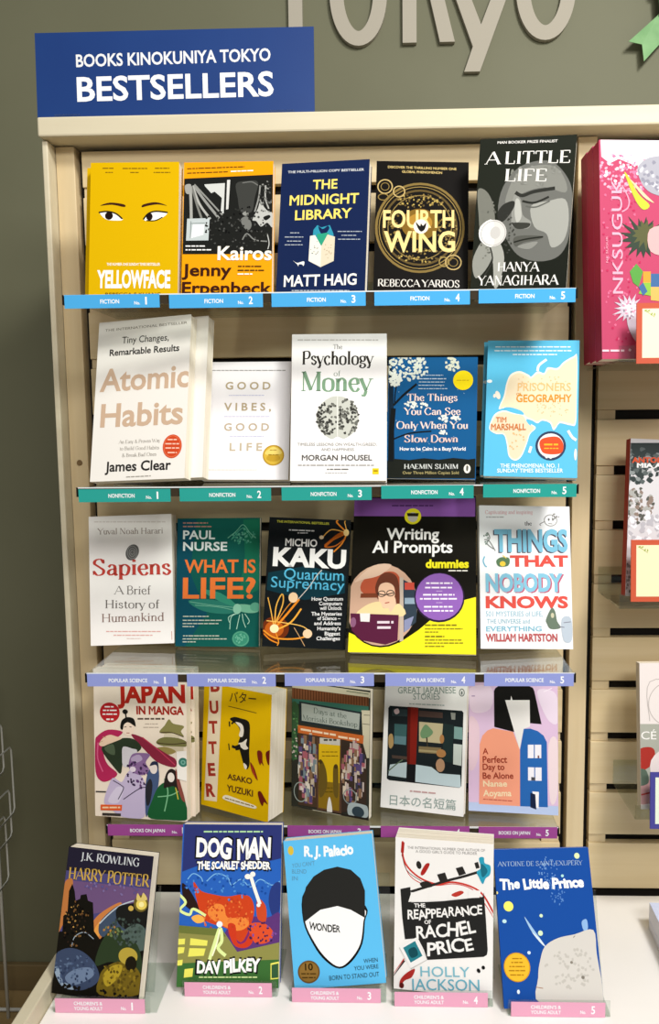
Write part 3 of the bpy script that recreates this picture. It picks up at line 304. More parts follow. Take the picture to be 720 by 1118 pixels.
('QS','black paperback with fiery orange streaks and blue and white lettering',0.1316,0.2066,0.024,(-0.1387,-0.1188,1.0813,-0.0172,0.2391,0.0492),'15191b','101315',[('P','0f3540',[(3.3,116.9),(66.1,130.6),(127.5,116.7),(127.4,89.3),(63.5,75.6),(2.2,89.4)]),('T','c0c040','THE INTERNATIONAL BESTSELLER',12.4,198.4,97.3,198.0,3.6,'b'),('X','d0d0d0',32.6,186.9,75.6,187.0,2.51),('X','d0d0d0',46.7,182.5,63.3,183.2,1.95),('L','b85a18',4.44,[(125.6,185.8),(113.3,182.5),(92.1,163.5)]),('L','e88a28',2.5,[(125.6,187.2),(109.6,201.8),(111.6,206.1)]),('L','f0b050',1.67,[(126.5,185.8),(101.8,190.3),(88.5,178.6)]),('L','e88a28',2.22,[(127.0,187.2),(119.5,168.8),(106.4,154.4)]),('L','f0b050',1.39,[(126.3,188.6),(122.1,202.4),(123.3,205.2)]),('L','c86a20',1.94,[(124.3,184.3),(100.0,170.8),(92.1,162.1),(108.7,164.2),(124.6,177.4)]),('E','f8d890',125.3,186.3,4.43,5.57,0.0),('E','f0d8b0',85.8,177.1,3.6,3.06,0.0),('T','ecebe8','MICHIO',27.9,161.4,79.4,161.6,11.7,'b'),('T','f2f1ee','KAKU',9.5,129.3,126.9,129.3,29.8,'x'),('T','58b8dc','Quantum',28.7,108.1,124.5,108.9,17.0,'r'),('T','58b8dc','Supremacy',8.6,94.0,126.4,93.1,17.0,'r'),('L','d0ccc4',1.38,[(89.1,124.7),(80.7,114.7),(70.6,97.8),(52.6,75.2)]),('E','6a2c10',19.5,28.9,21.87,18.92,0.0),('E','b85a1a',18.2,28.0,15.03,12.97,0.0),('L','e8942c',2.45,[(0.6,25.4),(20.4,14.1),(53.2,14.2),(77.3,21.4)]),('L','f0b44c',1.63,[(18.2,27.5),(11.0,57.0),(5.1,77.2)]),('L','f0b44c',1.9,[(19.0,28.1),(18.9,62.8),(27.3,83.6),(29.6,68.7),(19.1,35.7)]),('L','e88a24',3.26,[(19.4,30.3),(37.3,52.7),(55.2,76.6)]),('L','f0a83c',2.72,[(20.2,26.2),(43.6,39.4),(59.3,61.8)]),('L','f4c060',1.36,[(5.1,40.5),(29.9,38.8),(60.2,34.7),(74.3,27.2)]),('L','e8942c',1.63,[(19.7,24.9),(26.1,9.0),(24.3,2.2)]),('L','d88a30',1.36,[(19.1,35.7),(36.7,63.6),(47.1,74.9)]),('L','c8a070',1.09,[(49.5,31.6),(58.4,18.5),(67.9,3.3)]),('L','e88a24',1.9,[(2.2,20.1),(12.4,11.1),(24.9,6.2)]),('E','ffe6b0',18.2,28.6,7.11,6.76,0.0),('E','f6d4a8',45.5,78.9,7.41,8.19,0.0),('E','f0cca4',71.3,22.8,7.37,7.01,0.0),('T','e8e8e6','How Quantum',75.1,75.3,125.2,77.5,5.7,'b'),('T','e8e8e6','Computers',87.2,68.5,124.2,70.1,5.7,'b'),('T','e8e8e6','will Unlock',89.0,61.2,124.0,62.7,5.7,'b'),('T','e8e8e6','The Mysteries',75.8,51.7,124.4,53.8,5.7,'b'),('T','e8e8e6','of Science –',85.7,45.0,122.5,46.6,5.7,'b'),('T','e8e8e6','and Address',81.2,37.0,123.5,38.8,5.7,'b'),('T','e8e8e6','Humanity’s',86.5,29.1,123.3,30.7,5.7,'b'),('T','e8e8e6','Biggest',98.6,21.6,123.1,22.6,5.7,'b'),('T','e8e8e6','Challenges',85.9,13.5,123.2,15.1,5.6,'b')]),
('AI','large black and yellow manual with a round photo of a woman at a laptop',0.1978,0.2537,0.02,(0.0311,-0.1514,1.0819,0.1258,0.41,-0.0153),'17150f','17150f',[('P','8c57a8',[(-3.0,252.3),(197.0,251.7),(196.6,219.1),(-2.3,221.4)]),('X','4a2a60',62.2,238.7,129.4,238.1,2.79),('P','f2e628',[(-3.7,30.8),(49.0,11.1),(80.6,16.3),(108.6,35.6),(127.2,51.7),(161.6,77.6),(180.4,84.2),(200.4,88.8),(200.7,-0.7),(-2.8,-2.8)]),('E','15130e',50.7,75.8,59.95,67.45,0.0),('E','caa58c',50.1,75.8,57.38,64.86,0.0),('S','b5563a',[(21.0,115.5),(61.4,129.0),(77.9,119.1),(78.6,93.0),(21.9,92.5)]),('P','7a3f28',[(17.0,93.1),(88.2,94.3),(88.4,87.2),(16.0,85.9)]),('S','d8b8a0',[(6.4,112.1),(34.9,138.2),(64.4,139.6),(45.3,122.3),(19.4,115.5)]),('P','33404c',[(83.8,115.9),(101.4,106.2),(107.1,77.0),(105.2,48.3),(86.5,32.2)]),('P','c85040',[(86.2,111.0),(101.3,111.1),(101.6,99.6),(86.5,99.5)]),('P','8fa4b4',[(86.8,86.5),(104.4,86.7),(104.6,77.0),(87.0,76.8)]),('P','8a90b0',[(86.7,51.2),(101.8,57.8),(95.9,38.6),(87.1,32.2)]),('P','c0b0a0',[(77.9,119.1),(83.8,119.2),(86.2,19.6),(80.5,17.9)]),('S','6a3828',[(39.5,102.5),(47.0,122.3),(59.8,127.3),(73.0,120.7),(78.4,99.5),(78.5,73.5),(72.5,81.5),(70.3,102.7),(55.5,110.8),(46.0,102.5),(45.0,82.9)]),('S','eec4a4',[(44.6,95.9),(47.4,107.4),(58.7,110.8),(69.3,104.3),(70.7,86.4),(64.7,71.8),(55.1,70.0),(46.7,79.7)]),('L','2a2020',1.63,[(43.0,93.3),(54.5,91.1),(68.9,94.5)]),('R','2a2020',50.2,92.7,5.8,4.6,1.29),('R','2a2020',64.1,93.8,5.8,4.6,1.29),('L','a84a40',1.62,[(55.8,77.8),(62.9,79.2)]),('S','ead29c',[(13.6,56.7),(24.3,73.0),(46.7,80.3),(53.5,70.0),(66.3,71.8),(79.0,76.8),(85.3,57.6)]),('S','eec4a4',[(61.4,76.6),(70.7,86.4),(72.6,76.7),(65.0,63.7)]),('P','58203c',[(1.4,61.0),(78.2,59.4),(77.3,19.4),(58.5,12.8),(20.0,19.1),(4.6,34.1)]),('P','ece4e0',[(16.7,61.2),(32.8,61.4),(32.4,47.9),(18.2,48.4)]),('X','e0d0d8',44.6,47.4,70.2,47.8,5.12),('X','e0d0d8',44.9,39.1,70.4,39.5,5.1),('E','8a5a7a',6.6,46.9,4.53,7.72,0.0),('E','2c2038',141.0,88.0,39.24,39.35,0.0),('E','9062b4',140.9,88.9,37.04,37.11,0.0),('X','f0e8f4',120.0,110.2,161.3,110.4,3.27),('X','f0e8f4',118.5,103.0,161.4,103.3,3.26),('X','f0e8f4',115.5,91.6,164.6,92.0,3.24),('X','f0e8f4',110.8,85.1,169.4,85.7,3.23),('X','f0e8f4',117.4,72.6,161.6,73.1,3.21),('X','f0e8f4',117.5,66.2,163.2,66.8,3.2),('X','d0b8dc',136.1,97.6,145.6,97.7,1.3),('X','d0b8dc',136.3,79.3,145.8,79.4,1.29),('E','f0e428',96.8,220.1,13.52,13.45,0.0),('E','c8c4b8',96.8,218.7,7.91,8.27,0.0),('P','2a261c',[(86.8,225.7),(106.6,225.5),(105.1,220.0),(88.6,220.2)]),('T','f4f2ee','Writing',54.9,181.6,139.6,181.5,19.0,'b'),('T','f4f2ee','AI Prompts',32.5,159.7,161.0,159.7,19.4,'b'),('T','f0e428','dummies',118.9,135.1,186.6,135.4,13.8,'x'),('X','f0ece0',154.9,130.3,186.0,130.4,2.63),('X','7a7420',119.4,44.0,168.0,44.7,2.85),('X','8a8424',119.5,38.3,177.3,39.2,2.21),('X','8a8424',119.6,33.3,140.0,33.6,2.21),('X','7a7420',119.7,26.4,149.4,26.9,2.83),('X','8a8424',119.8,21.1,175.8,22.0,2.19),('X','8a8424',119.9,16.4,178.9,17.4,2.19),('X','8a8424',120.0,11.4,151.1,11.9,2.18)]),
('TN','white paperback with large blue and red block capitals and small doodles',0.1468,0.2265,0.022,(0.2135,-0.1194,1.0799,-0.086,0.2405,0.0301),'eef0f2','dcdee0',[('T','d89098','Captivating and inspiring',9.6,212.6,86.4,213.7,6.0,'s'),('X','a8a8a8',11.1,207.5,39.4,207.9,2.08),('T','55555a','the',73.4,195.0,84.8,195.2,6.5,'S'),('R','9a9a98',115.5,203.7,10.2,9.0,1.5),('L','8a8a88',1.2,[(106.5,202.1),(98.0,197.5),(99.8,195.4)]),('E','6a6a68',112.6,205.1,1.5,2.09,0.0),('E','6a6a68',119.2,205.2,1.5,2.09,0.0),('L','8a8a88',1.2,[(111.8,198.6),(118.4,198.1)]),('D','8a8a88',14,121.7,209.7,7.5,5.4,1.8,51,'b'),('L','7a7a78',1.48,[(13.1,183.0),(16.6,174.1),(12.0,165.2),(22.3,156.5)]),('L','7a7a78',1.48,[(7.6,171.1),(15.0,169.7),(25.2,153.6)]),('D','7a8a80',12,12.1,174.1,5.3,10.3,2.08,52,'b'),('T','55505e','THINGS',22.2,152.1,140.6,153.6,35.4,'x'),('T','7cbcd6','THINGS',24.0,153.6,142.7,155.1,35.4,'x'),('T','d8544a','THAT',48.5,129.5,142.4,130.6,17.6,'x'),('S','5a7a5a',[(26.4,137.5),(33.9,143.4),(47.2,142.1),(45.6,130.4),(30.7,128.8)]),('E','e8c848',36.7,133.2,4.73,4.1,0.0),('L','e8c848',1.48,[(36.9,146.4),(42.8,142.1)]),('L','6ab0cc',2.06,[(7.9,144.6),(5.5,137.3),(8.3,130.0),(11.2,128.2)]),('T','c0607a','NOBODY',10.7,88.4,135.4,89.6,28.5,'x'),('T','84c0d8','NOBODY',9.0,89.8,133.0,91.0,28.5,'x'),('T','d8544a','KNOWS',8.7,63.8,140.6,64.9,18.5,'x'),('T','94bccc','501 MYSTERIES of LIFE,',8.5,50.0,99.5,50.7,8.1,'r'),('T','8ab4c4','THE UNIVERSE and',10.4,39.1,78.7,39.6,7.2,'r'),('T','84b8cc','EVERYTHING',8.8,27.0,97.3,27.7,8.0,'b'),('T','b4585a','WILLIAM HARTSTON',8.0,11.6,122.2,12.3,12.0,'x'),('S','6a7a6a',[(104.5,46.7),(113.7,64.1),(119.5,58.4),(122.1,43.9),(127.7,33.9),(118.8,31.0),(110.0,32.3),(105.8,39.5)]),('E','c8c4a8',114.9,52.5,2.66,4.05,0.0),('S','b8c4d0',[(129.5,46.9),(144.4,48.4),(144.9,13.9),(131.6,13.8)]),('L','7a7a88',1.17,[(132.3,41.1),(144.2,42.7)]),('L','7a7a88',1.17,[(123.3,35.3),(133.6,33.9)])]),
('JM','cream comic-style paperback with a cloaked samurai figure and red capitals',0.1585,0.2411,0.018,(-0.4054,-0.1298,0.8024,0.1346,0.0766,-0.0065),'eedfcc','e4d2bc',[('T','b42a1e','JAPAN',41.3,188.1,156.7,192.8,28.9,'x'),('T','a42c20','IN MANGA',73.6,170.5,154.2,172.8,13.3,'x'),('X','5a4a40',75.5,162.7,121.1,164.7,3.63),('X','b8a898',88.1,154.9,110.0,155.9,1.95),('X','b8a898',85.1,149.2,111.4,150.4,1.95),('E','b8262a',27.7,171.0,17.26,16.26,0.0),('X','f2f0ec',18.9,179.9,36.8,180.6,2.81),('X','f2f0ec',15.9,173.9,39.7,174.9,2.81),('X','f2f0ec',15.2,167.7,40.2,168.7,2.81),('X','f2f0ec',21.6,159.5,34.1,160.1,3.37),('S','8a8450',[(112.7,142.2),(121.6,154.2),(129.0,164.3),(136.1,157.7),(154.0,154.3),(149.0,145.8),(153.3,137.7),(136.0,141.0)]),('S','d8ccb0',[(121.4,140.4),(144.6,140.9),(143.1,130.3),(124.2,130.0)]),('S','7a7848',[(106.7,125.8),(118.5,134.7),(144.6,134.5),(159.5,128.4),(156.0,121.3),(121.2,120.4)]),('P','cfc2a4',[(118.3,120.8),(153.1,121.1),(153.0,111.4),(118.2,109.7)]),('L','4a3a28',1.42,[(114.2,142.2),(133.1,143.1),(153.3,136.9)]),('L','4a3a28',1.43,[(108.2,125.3),(132.9,124.3),(158.9,127.8)]),('S','9a8a50',[(103.7,114.5),(121.2,119.5),(140.0,113.5),(126.9,107.3)]),('S','b42c58',[(1.7,120.6),(6.3,132.1),(24.4,142.8),(49.6,140.3),(36.1,127.9),(18.1,118.6),(16.4,101.6),(23.6,85.1),(39.8,71.4),(26.2,59.9),(11.9,57.7),(1.9,72.7)]),('L','d86088',2.33,[(6.8,120.9),(5.8,95.5),(14.5,73.4)]),('S','8a2a40',[(64.3,136.3),(83.4,133.0),(103.7,120.1),(126.9,107.3),(139.9,99.7),(137.7,87.1),(109.3,93.9),(89.0,111.0)]),('L','c0405a',1.72,[(83.4,133.0),(109.5,114.8),(138.3,91.3)]),('S','2f3b2a',[(12.6,109.9),(27.1,121.9),(46.5,129.8),(68.6,129.5),(81.7,116.2),(68.3,104.3),(50.4,90.8),(45.7,72.3),(35.5,80.1)]),('S','53634a',[(18.0,113.0),(33.0,119.3),(35.7,102.6),(23.9,104.8)]),('S','d8d4d8',[(50.2,116.0),(65.5,114.0),(74.3,110.2),(65.2,87.4),(50.3,83.8),(48.2,100.5)]),('E','1a1a18',54.4,173.5,4.73,3.91,0.0),('L','1a1a18',2.3,[(55.0,170.8),(56.1,163.8)]),('E','f2dcc8',58.8,147.2,10.64,12.86,0.0),('S','1a1a18',[(45.8,146.6),(48.3,158.7),(57.9,164.7),(69.1,162.4),(72.4,150.6),(67.7,152.3),(59.5,156.4),(52.4,152.5),(49.9,144.0)]),('L','3a2a24',1.15,[(52.6,148.3),(56.5,149.0)]),('L','3a2a24',1.15,[(61.5,149.3),(65.3,148.9)]),('L','a85a50',1.15,[(56.4,139.0),(61.7,139.2)]),('S','eccdb0',[(8.5,118.1),(15.2,128.3),(27.2,134.5),(39.1,132.3),(48.6,129.9),(36.0,123.7),(24.1,118.9),(15.1,115.1)]),('L','b89070',0.87,[(15.2,124.1),(9.2,121.0)]),('L','b89070',0.87,[(21.2,130.0),(14.7,131.1)]),('S','c2b4d0',[(16.2,25.5),(23.1,48.5),(32.3,64.5),(47.0,58.3),(56.1,72.8),(68.1,81.9),(79.7,71.4),(87.7,55.0),(85.4,3.9),(47.8,1.5),(22.7,17.4)]),('S','d4cade',[(22.8,25.9),(38.0,49.3),(49.9,47.2),(40.7,24.2)]),('S','8a6a98',[(59.3,87.0),(65.4,104.2),(80.1,107.7),(96.3,105.8),(88.8,92.8),(94.5,80.6),(82.7,71.5),(65.0,76.1)]),('S','b8a4c4',[(63.8,98.5),(77.2,104.8),(83.0,96.7),(68.2,90.3)]),('D',['5a3a6a','3a2a48'],40,73.8,71.0,20.7,22.4,3.25,61,'b'),('L','3a3048',1.45,[(32.2,60.3),(47.0,52.7),(49.9,47.2),(40.7,29.8)]),('L','3a3048',1.45,[(49.7,30.3),(76.5,48.8),(88.3,52.3)]),('E','e4d8e4',66.6,80.4,5.32,4.48,0.0),('S','46587c',[(88.3,4.7),(87.7,49.4),(93.0,77.7),(104.9,90.9),(111.4,78.7),(108.8,50.7),(96.7,22.0)]),('E','e8dcd4',102.1,83.8,6.44,8.93,0.0),('S','2a3048',[(96.0,87.6),(100.5,94.8),(109.3,93.9),(110.6,81.4),(106.3,89.6)]),('S','2a2a30',[(88.3,52.3),(95.8,66.7),(100.1,55.7),(95.3,27.5),(89.4,24.3)]),('S','1f5a32',[(92.1,4.4),(99.8,33.4),(111.8,56.4),(130.8,64.5),(148.1,55.7),(156.5,28.5),(160.6,5.1),(125.7,1.5)]),('L','7ab888',2.0,[(120.6,68.1),(126.2,46.1),(120.1,15.1)]),('L','7ab888',1.72,[(108.6,38.1),(132.0,42.3),(149.5,53.1)]),('L','c8b840',1.99,[(139.4,55.2),(143.5,36.0)]),('S','2a2220',[(119.0,54.1),(123.6,76.6),(132.5,84.9),(141.7,77.6),(143.7,52.7),(152.2,31.0),(139.4,55.2),(126.3,54.5)]),('E','ece2d8',131.7,70.9,5.82,7.79,0.0),('S','8a4a40',[(139.7,85.8),(149.5,55.8),(155.1,34.0),(149.3,36.4),(142.3,58.2)]),('P','f4efe6',[(141.5,113.1),(163.7,115.3),(160.8,81.4),(158.9,66.1),(142.4,69.3)]),('E','3a7a6a',152.3,96.2,7.8,7.48,0.0),('E','7ab0a0',152.3,96.2,4.05,3.88,0.0),('E','3a7a6a',152.3,96.2,2.02,1.94,0.0),('P','e05c2a',[(10.2,19.5),(47.5,21.2),(46.7,11.6),(10.0,10.4)]),('X','f0d0a8',13.1,14.8,44.1,16.8,3.4),('P','3a3430',[(13.0,6.1),(45.2,7.0),(45.1,2.5),(12.9,1.8)]),('L','2a2a2a',2.04,[(2.0,40.5),(20.0,41.0)])]),
('BU','thick yellow paperback turned sideways with a cow and a cream strip',0.1334,0.2062,0.045,(-0.2578,-0.1138,0.8046,0.4437,0.0691,0.0147),'e4b808','d8ae0c',[('P','efdfc2',[(11.6,219.9),(36.8,223.6),(32.3,11.8),(6.3,8.8)]),('T','a8382a','B',14.1,193.1,32.5,196.0,21.2,'x'),('T','a8382a','U',13.6,156.7,31.4,159.7,20.7,'x'),('T','a8382a','T',13.3,123.4,30.9,126.6,20.2,'x'),('T','a8382a','T',13.7,89.1,30.7,92.4,20.2,'x'),('T','a8382a','E',13.6,52.0,28.6,55.1,20.8,'x'),('T','a8382a','R',10.8,16.3,29.7,20.4,21.4,'x'),('J','4a3418','バター',52.3,181.7,104.2,186.1,17.8),('L','6a5418',1.17,[(50.3,174.3),(77.3,173.5),(105.9,172.4)]),('S','1e1c18',[(54.5,153.1),(62.0,158.4),(74.6,158.7),(91.9,155.2),(94.2,133.5),(93.9,107.3),(95.2,86.7),(90.5,77.8),(84.0,84.4),(78.2,99.0),(72.2,116.3),(75.6,130.0),(71.3,145.0)]),('S','f0e8d8',[(65.4,150.5),(77.4,150.0),(82.1,141.7),(80.3,129.6),(73.1,129.6),(75.2,141.8)]),('S','f0e8d8',[(72.2,116.3),(80.6,120.5),(88.8,127.2),(87.3,117.8),(91.8,112.1),(82.6,109.1)]),('S','f0e8d8',[(83.9,87.0),(90.3,83.1),(88.6,77.5),(84.8,79.8)]),('L','1e1c18',4.63,[(76.1,114.4),(66.8,109.5),(59.7,110.0)]),('L','1e1c18',3.48,[(76.3,109.2),(66.9,106.0)]),('L','1e1c18',2.9,[(65.3,153.1),(57.6,146.5)]),('L','1e1c18',2.63,[(53.3,149.7),(54.2,141.4)]),('L','1e1c18',2.05,[(53.2,113.2),(54.9,102.4)]),('S','8a2c18',[(96.3,90.8),(102.7,85.5),(108.0,76.2),(112.1,64.0),(105.1,69.9),(99.9,77.1)]),('S','c84a28',[(98.9,87.4),(103.0,77.8),(108.3,65.8),(102.4,75.1)]),('S','7a2618',[(109.3,110.3),(114.1,113.3),(119.1,109.6),(120.2,96.8),(122.9,89.6),(117.8,93.8),(115.8,89.5),(111.5,97.7)]),('S','6a1f14',[(125.8,110.9),(131.7,116.7),(133.5,115.0),(133.6,94.4),(129.3,96.1)]),('S','6a1f14',[(112.8,44.6),(118.2,47.6),(125.2,39.5),(132.6,29.5),(125.5,31.8),(122.7,24.6),(116.9,31.2)]),('T','5a3418','ASAKO',52.6,54.2,101.5,56.0,9.4,'b'),('T','5a3418','YUZUKI',52.0,34.4,103.8,36.1,10.5,'b'),('S','f2ead0',[(44.6,23.1),(53.5,27.2),(82.2,24.8),(108.9,22.1),(110.0,17.9),(101.3,16.7),(76.2,16.8),(47.3,18.9)]),('X','8a6a20',48.8,21.9,105.9,20.3,2.39)]),
('DM','paperback with an illustrated old shopfront and yellow doorway',0.1379,0.2121,0.014,(-0.1023,-0.1052,0.8017,0.3396,0.0341,0.0099),'34342c','2a2a24',[('P','cfc8ac',[(-0.5,216.4),(138.9,209.4),(139.0,200.1),(-0.4,200.4)]),('L','5a6a50',1.35,[(96.8,206.8),(135.1,206.3)]),('P','7a4c30',[(-0.4,200.9),(135.2,201.2),(134.8,186.6),(-0.3,182.1)]),('L','4a2c1c',1.12,[(4.5,200.4),(4.6,182.8)]),('L','4a2c1c',1.12,[(9.5,200.4),(9.6,183.0)]),('L','4a2c1c',1.12,[(14.4,200.4),(14.5,183.1)]),('L','4a2c1c',1.11,[(19.3,200.4),(19.4,183.3)]),('L','4a2c1c',1.11,[(24.2,200.4),(24.4,183.5)]),('L','4a2c1c',1.11,[(29.1,200.4),(29.2,183.6)]),('L','4a2c1c',1.11,[(34.0,200.5),(34.1,183.8)]),('L','4a2c1c',1.1,[(38.9,200.5),(39.0,184.0)]),('L','4a2c1c',1.1,[(43.7,200.5),(43.9,184.1)]),('L','4a2c1c',1.1,[(48.6,200.5),(48.7,184.3)]),('L','4a2c1c',1.1,[(53.4,200.5),(53.5,184.4)]),('L','4a2c1c',1.1,[(58.2,200.5),(58.4,184.6)]),('L','4a2c1c',1.09,[(63.0,200.5),(63.2,184.8)]),('L','4a2c1c',1.09,[(67.8,200.5),(68.0,184.9)]),('L','4a2c1c',1.09,[(72.6,200.6),(72.7,185.1)]),('L','4a2c1c',1.09,[(77.3,200.6),(77.5,185.2)]),('L','4a2c1c',1.09,[(82.1,200.6),(82.3,185.4)]),('L','4a2c1c',1.08,[(86.8,200.6),(87.0,185.6)]),('L','4a2c1c',1.08,[(91.6,200.6),(91.7,185.7)]),('L','4a2c1c',1.08,[(96.3,200.6),(96.4,185.9)]),('L','4a2c1c',1.08,[(101.0,200.6),(101.2,186.0)]),('L','4a2c1c',1.07,[(105.7,200.7),(105.8,186.2)]),('L','4a2c1c',1.07,[(110.4,200.7),(110.5,186.3)]),('L','4a2c1c',1.07,[(115.0,200.7),(115.2,186.5)]),('L','4a2c1c',1.07,[(119.7,200.7),(119.9,186.7)]),('L','4a2c1c',1.07,[(124.3,200.7),(124.5,186.8)]),('L','4a2c1c',1.06,[(128.9,200.7),(129.1,187.0)]),('L','4a2c1c',1.06,[(133.6,200.7),(133.7,187.1)]),('P','3a6c5c',[(-0.3,182.6),(135.4,186.7),(135.5,181.0),(127.4,176.3),(12.0,175.1),(-0.3,175.7)]),('P','cfc8ac',[(123.2,178.9),(138.7,180.4),(139.8,103.0),(128.4,101.2)]),('L','6a6a58',1.07,[(127.4,171.6),(138.3,172.6)]),('L','6a6a58',1.07,[(125.4,157.1),(138.5,157.5)]),('P','283234',[(13.4,179.8),(124.1,175.9),(122.9,143.1),(15.1,144.1)]),('P','aab2aa',[(17.7,176.9),(120.9,172.9),(119.5,146.6),(18.5,148.0)]),('T','55635a','Days at the',39.5,163.7,97.8,161.9,8.5,'s'),('T','55635a','Morisaki Bookshop',20.3,149.3,116.7,150.4,8.5,'s'),('S','3a5a3a',[(-0.3,170.8),(12.0,172.4),(12.2,142.9),(9.4,115.5),(13.9,94.5),(0.3,81.6)]),('D',['4a7a48','6a9a60','2a4a30'],40,5.9,120.4,6.5,43.2,2.65,71,'b'),('D','c8b8b0',10,5.1,106.8,5.3,27.1,2.36,72,'b'),('P','c86a32',[(11.6,139.5),(127.9,138.3),(126.9,124.6),(11.7,126.6)]),('X','f0d8b8',16.6,133.2,79.5,132.2,4.3),('X','f0d8b8',83.7,130.2,119.8,130.1,4.23),('P','e0b840',[(119.8,123.6),(125.3,123.9),(124.2,105.9),(119.0,105.6)]),('P','4a382a',[(12.3,126.2),(46.9,126.3),(49.4,5.6),(13.1,4.6)]),('P','3c3028',[(87.9,126.8),(126.9,124.6),(133.8,102.1),(133.6,17.8),(89.2,4.6)]),('D',['a8606a','c8b8a0','5a4a78','8a6a50','d0a8b0','3a3a48','e0d8c8','7a8a90'],120,30.1,70.0,16.4,58.0,3.8,73,'r'),('D',['a8606a','c8b8a0','5a4a78','8a6a50','d8c8b0','3a3a48','c0b0a8'],110,110.8,72.2,20.1,52.8,3.64,74,'r'),('P','5a4030',[(46.4,123.5),(89.3,125.7),(90.7,3.5),(47.4,2.5)]),('P','c8c4b8',[(51.2,124.2),(87.1,126.2),(87.2,116.1),(51.3,114.1)]),('X','4a4a40',58.4,121.2,80.9,124.5,4.26),('P','e0b81c',[(49.9,113.9),(87.2,116.1),(86.7,6.8),(49.7,6.2)]),('P','8a6c1c',[(49.9,51.6),(86.7,53.6),(86.7,6.8),(49.7,6.2)]),('X','8a6c10',55.1,100.7,82.6,104.8,2.14),('X','8a6c10',55.8,94.1,84.0,98.4,2.14),('X','5a4a10',56.3,40.5,80.4,44.5,2.15),('X','5a4a10',59.2,34.3,76.2,37.2,2.15),('S','6a5622',[(50.2,75.8),(53.6,86.6),(58.7,82.5),(64.0,67.3),(64.8,43.3),(56.4,25.7),(50.6,30.1)]),('S','6a5622',[(75.3,71.8),(78.0,82.9),(83.1,83.1),(84.9,70.6),(84.7,30.6),(76.8,34.6)]),('E','4a3a1a',53.0,84.3,3.17,3.75,0.0),('E','4a3a1a',80.0,80.0,3.13,3.72,0.0),('S','e4e0d6',[(65.8,0.4),(66.2,16.6),(69.2,27.9),(73.0,17.8),(74.3,1.9)]),('R','9aa49c',17.3,27.2,11.8,16.3,1.77),('R','8a9490',105.7,34.2,11.3,11.9,1.69),('S','a8b4b4',[(104.5,23.3),(129.4,25.0),(136.3,20.9),(135.1,4.8),(104.7,2.0)]),('E','34424a',119.9,11.4,10.64,9.01,0.0),('P','2a2620',[(0.8,-2.5),(48.0,1.2),(90.7,3.5),(137.9,4.0),(138.0,-3.9),(0.9,-29.1)]),('P','c8c0a8',[(39.3,1.1),(90.7,0.8),(89.3,-3.5),(39.4,-3.0)])]),
('GJ','white paperback with an interior photo above thin Japanese characters',0.1378,0.2116,0.018,(0.0479,-0.1052,0.8044,0.2433,0.2069,-0.0034),'eeece8','dedcd8',[('T','86988e','GREAT JAPANESE',22.3,186.3,119.1,193.6,10.4,'r'),('T','86988e','STORIES',48.5,178.4,93.1,181.9,9.8,'r'),('X','a8b4ae',42.0,170.9,100.8,172.9,2.34),('R','5a6460',129.0,195.7,3.9,5.6,1.31),('E','5a6460',129.0,195.1,1.31,3.07,0.0),('P','1d2325',[(9.5,165.2),(129.9,166.6),(132.6,164.0),(133.0,47.6),(129.9,44.5),(13.2,44.5),(9.0,46.7),(6.9,161.5)]),('P','2e3a3c',[(13.8,160.8),(39.1,161.3),(39.6,149.9),(13.5,148.7)]),('S','c8b0b0',[(16.7,158.4),(23.3,161.6),(25.8,155.2),(19.6,152.1)]),('P','4a3a34',[(58.5,161.3),(98.5,161.2),(98.9,152.2),(58.9,151.5)]),('P','8a8c84',[(111.7,162.3),(119.6,162.1),(119.4,151.4),(113.4,151.4)]),('P','3a5c5c',[(18.4,136.4),(39.5,136.9),(39.2,103.8),(18.9,104.0)]),('P','5a7a80',[(19.2,117.0),(39.2,117.4),(39.2,103.8),(18.9,104.0)]),('S','a88a5a',[(9.4,116.1),(15.5,119.2),(18.1,103.9),(13.8,95.7),(10.0,100.6)]),('P','b8ac88',[(59.8,143.3),(99.7,143.3),(99.1,129.2),(97.6,111.7),(61.0,111.7)]),('S','6a8a64',[(62.6,126.0),(70.1,139.5),(78.2,135.1),(83.8,127.8),(76.1,119.5),(65.6,117.2)]),('L','3a3428',2.35,[(73.5,119.2),(75.5,101.5)]),('P','7a6a4a',[(60.7,103.9),(97.9,104.8),(96.9,94.5),(61.1,93.7)]),('P','a09068',[(60.9,98.8),(95.4,99.5),(95.5,96.2),(61.0,95.5)]),('P','22302f',[(100.5,143.4),(117.1,143.0),(117.0,82.5),(101.2,83.5)]),('P','7a9c96',[(118.2,140.6),(131.8,140.2),(132.4,120.7),(118.3,121.2)]),('P','c4ccc4',[(118.1,113.0),(132.2,112.8),(131.7,79.4),(118.4,80.6)]),('E','a87848',98.7,118.9,3.69,7.14,0.0),('E','a87848',98.2,95.9,7.9,6.6,0.0),('E','b08a6a',97.5,76.8,7.37,10.64,0.0),('P','20201e',[(82.6,74.1),(91.0,74.4),(91.3,66.0),(82.8,66.5)]),('P','4a3c34',[(15.6,85.5),(42.1,85.5),(42.3,80.4),(17.1,80.5)]),('P','bcced2',[(57.0,74.1),(83.1,72.8),(96.7,64.0),(130.6,64.9),(132.2,46.8),(129.9,45.0),(57.0,46.5)]),('P','b4c4c8',[(13.5,69.8),(41.9,76.5),(41.8,51.1),(11.5,52.1)]),('L','5a6a54',1.85,[(11.2,59.3),(26.9,73.7),(34.8,79.6)]),('P','7c2018',[(40.0,166.0),(57.8,166.1),(57.0,74.1),(42.0,73.7)]),('P','5a1812',[(40.0,166.0),(44.9,165.9),(46.8,74.1),(42.0,73.7)]),('P','1a1a1c',[(42.0,73.7),(57.0,74.1),(57.1,44.7),(42.6,45.5)]),('X','c09a98',48.8,31.1,92.5,32.0,3.05),('J','93a49e','日本の名短篇',15.6,5.3,125.2,8.4,17.1)]),
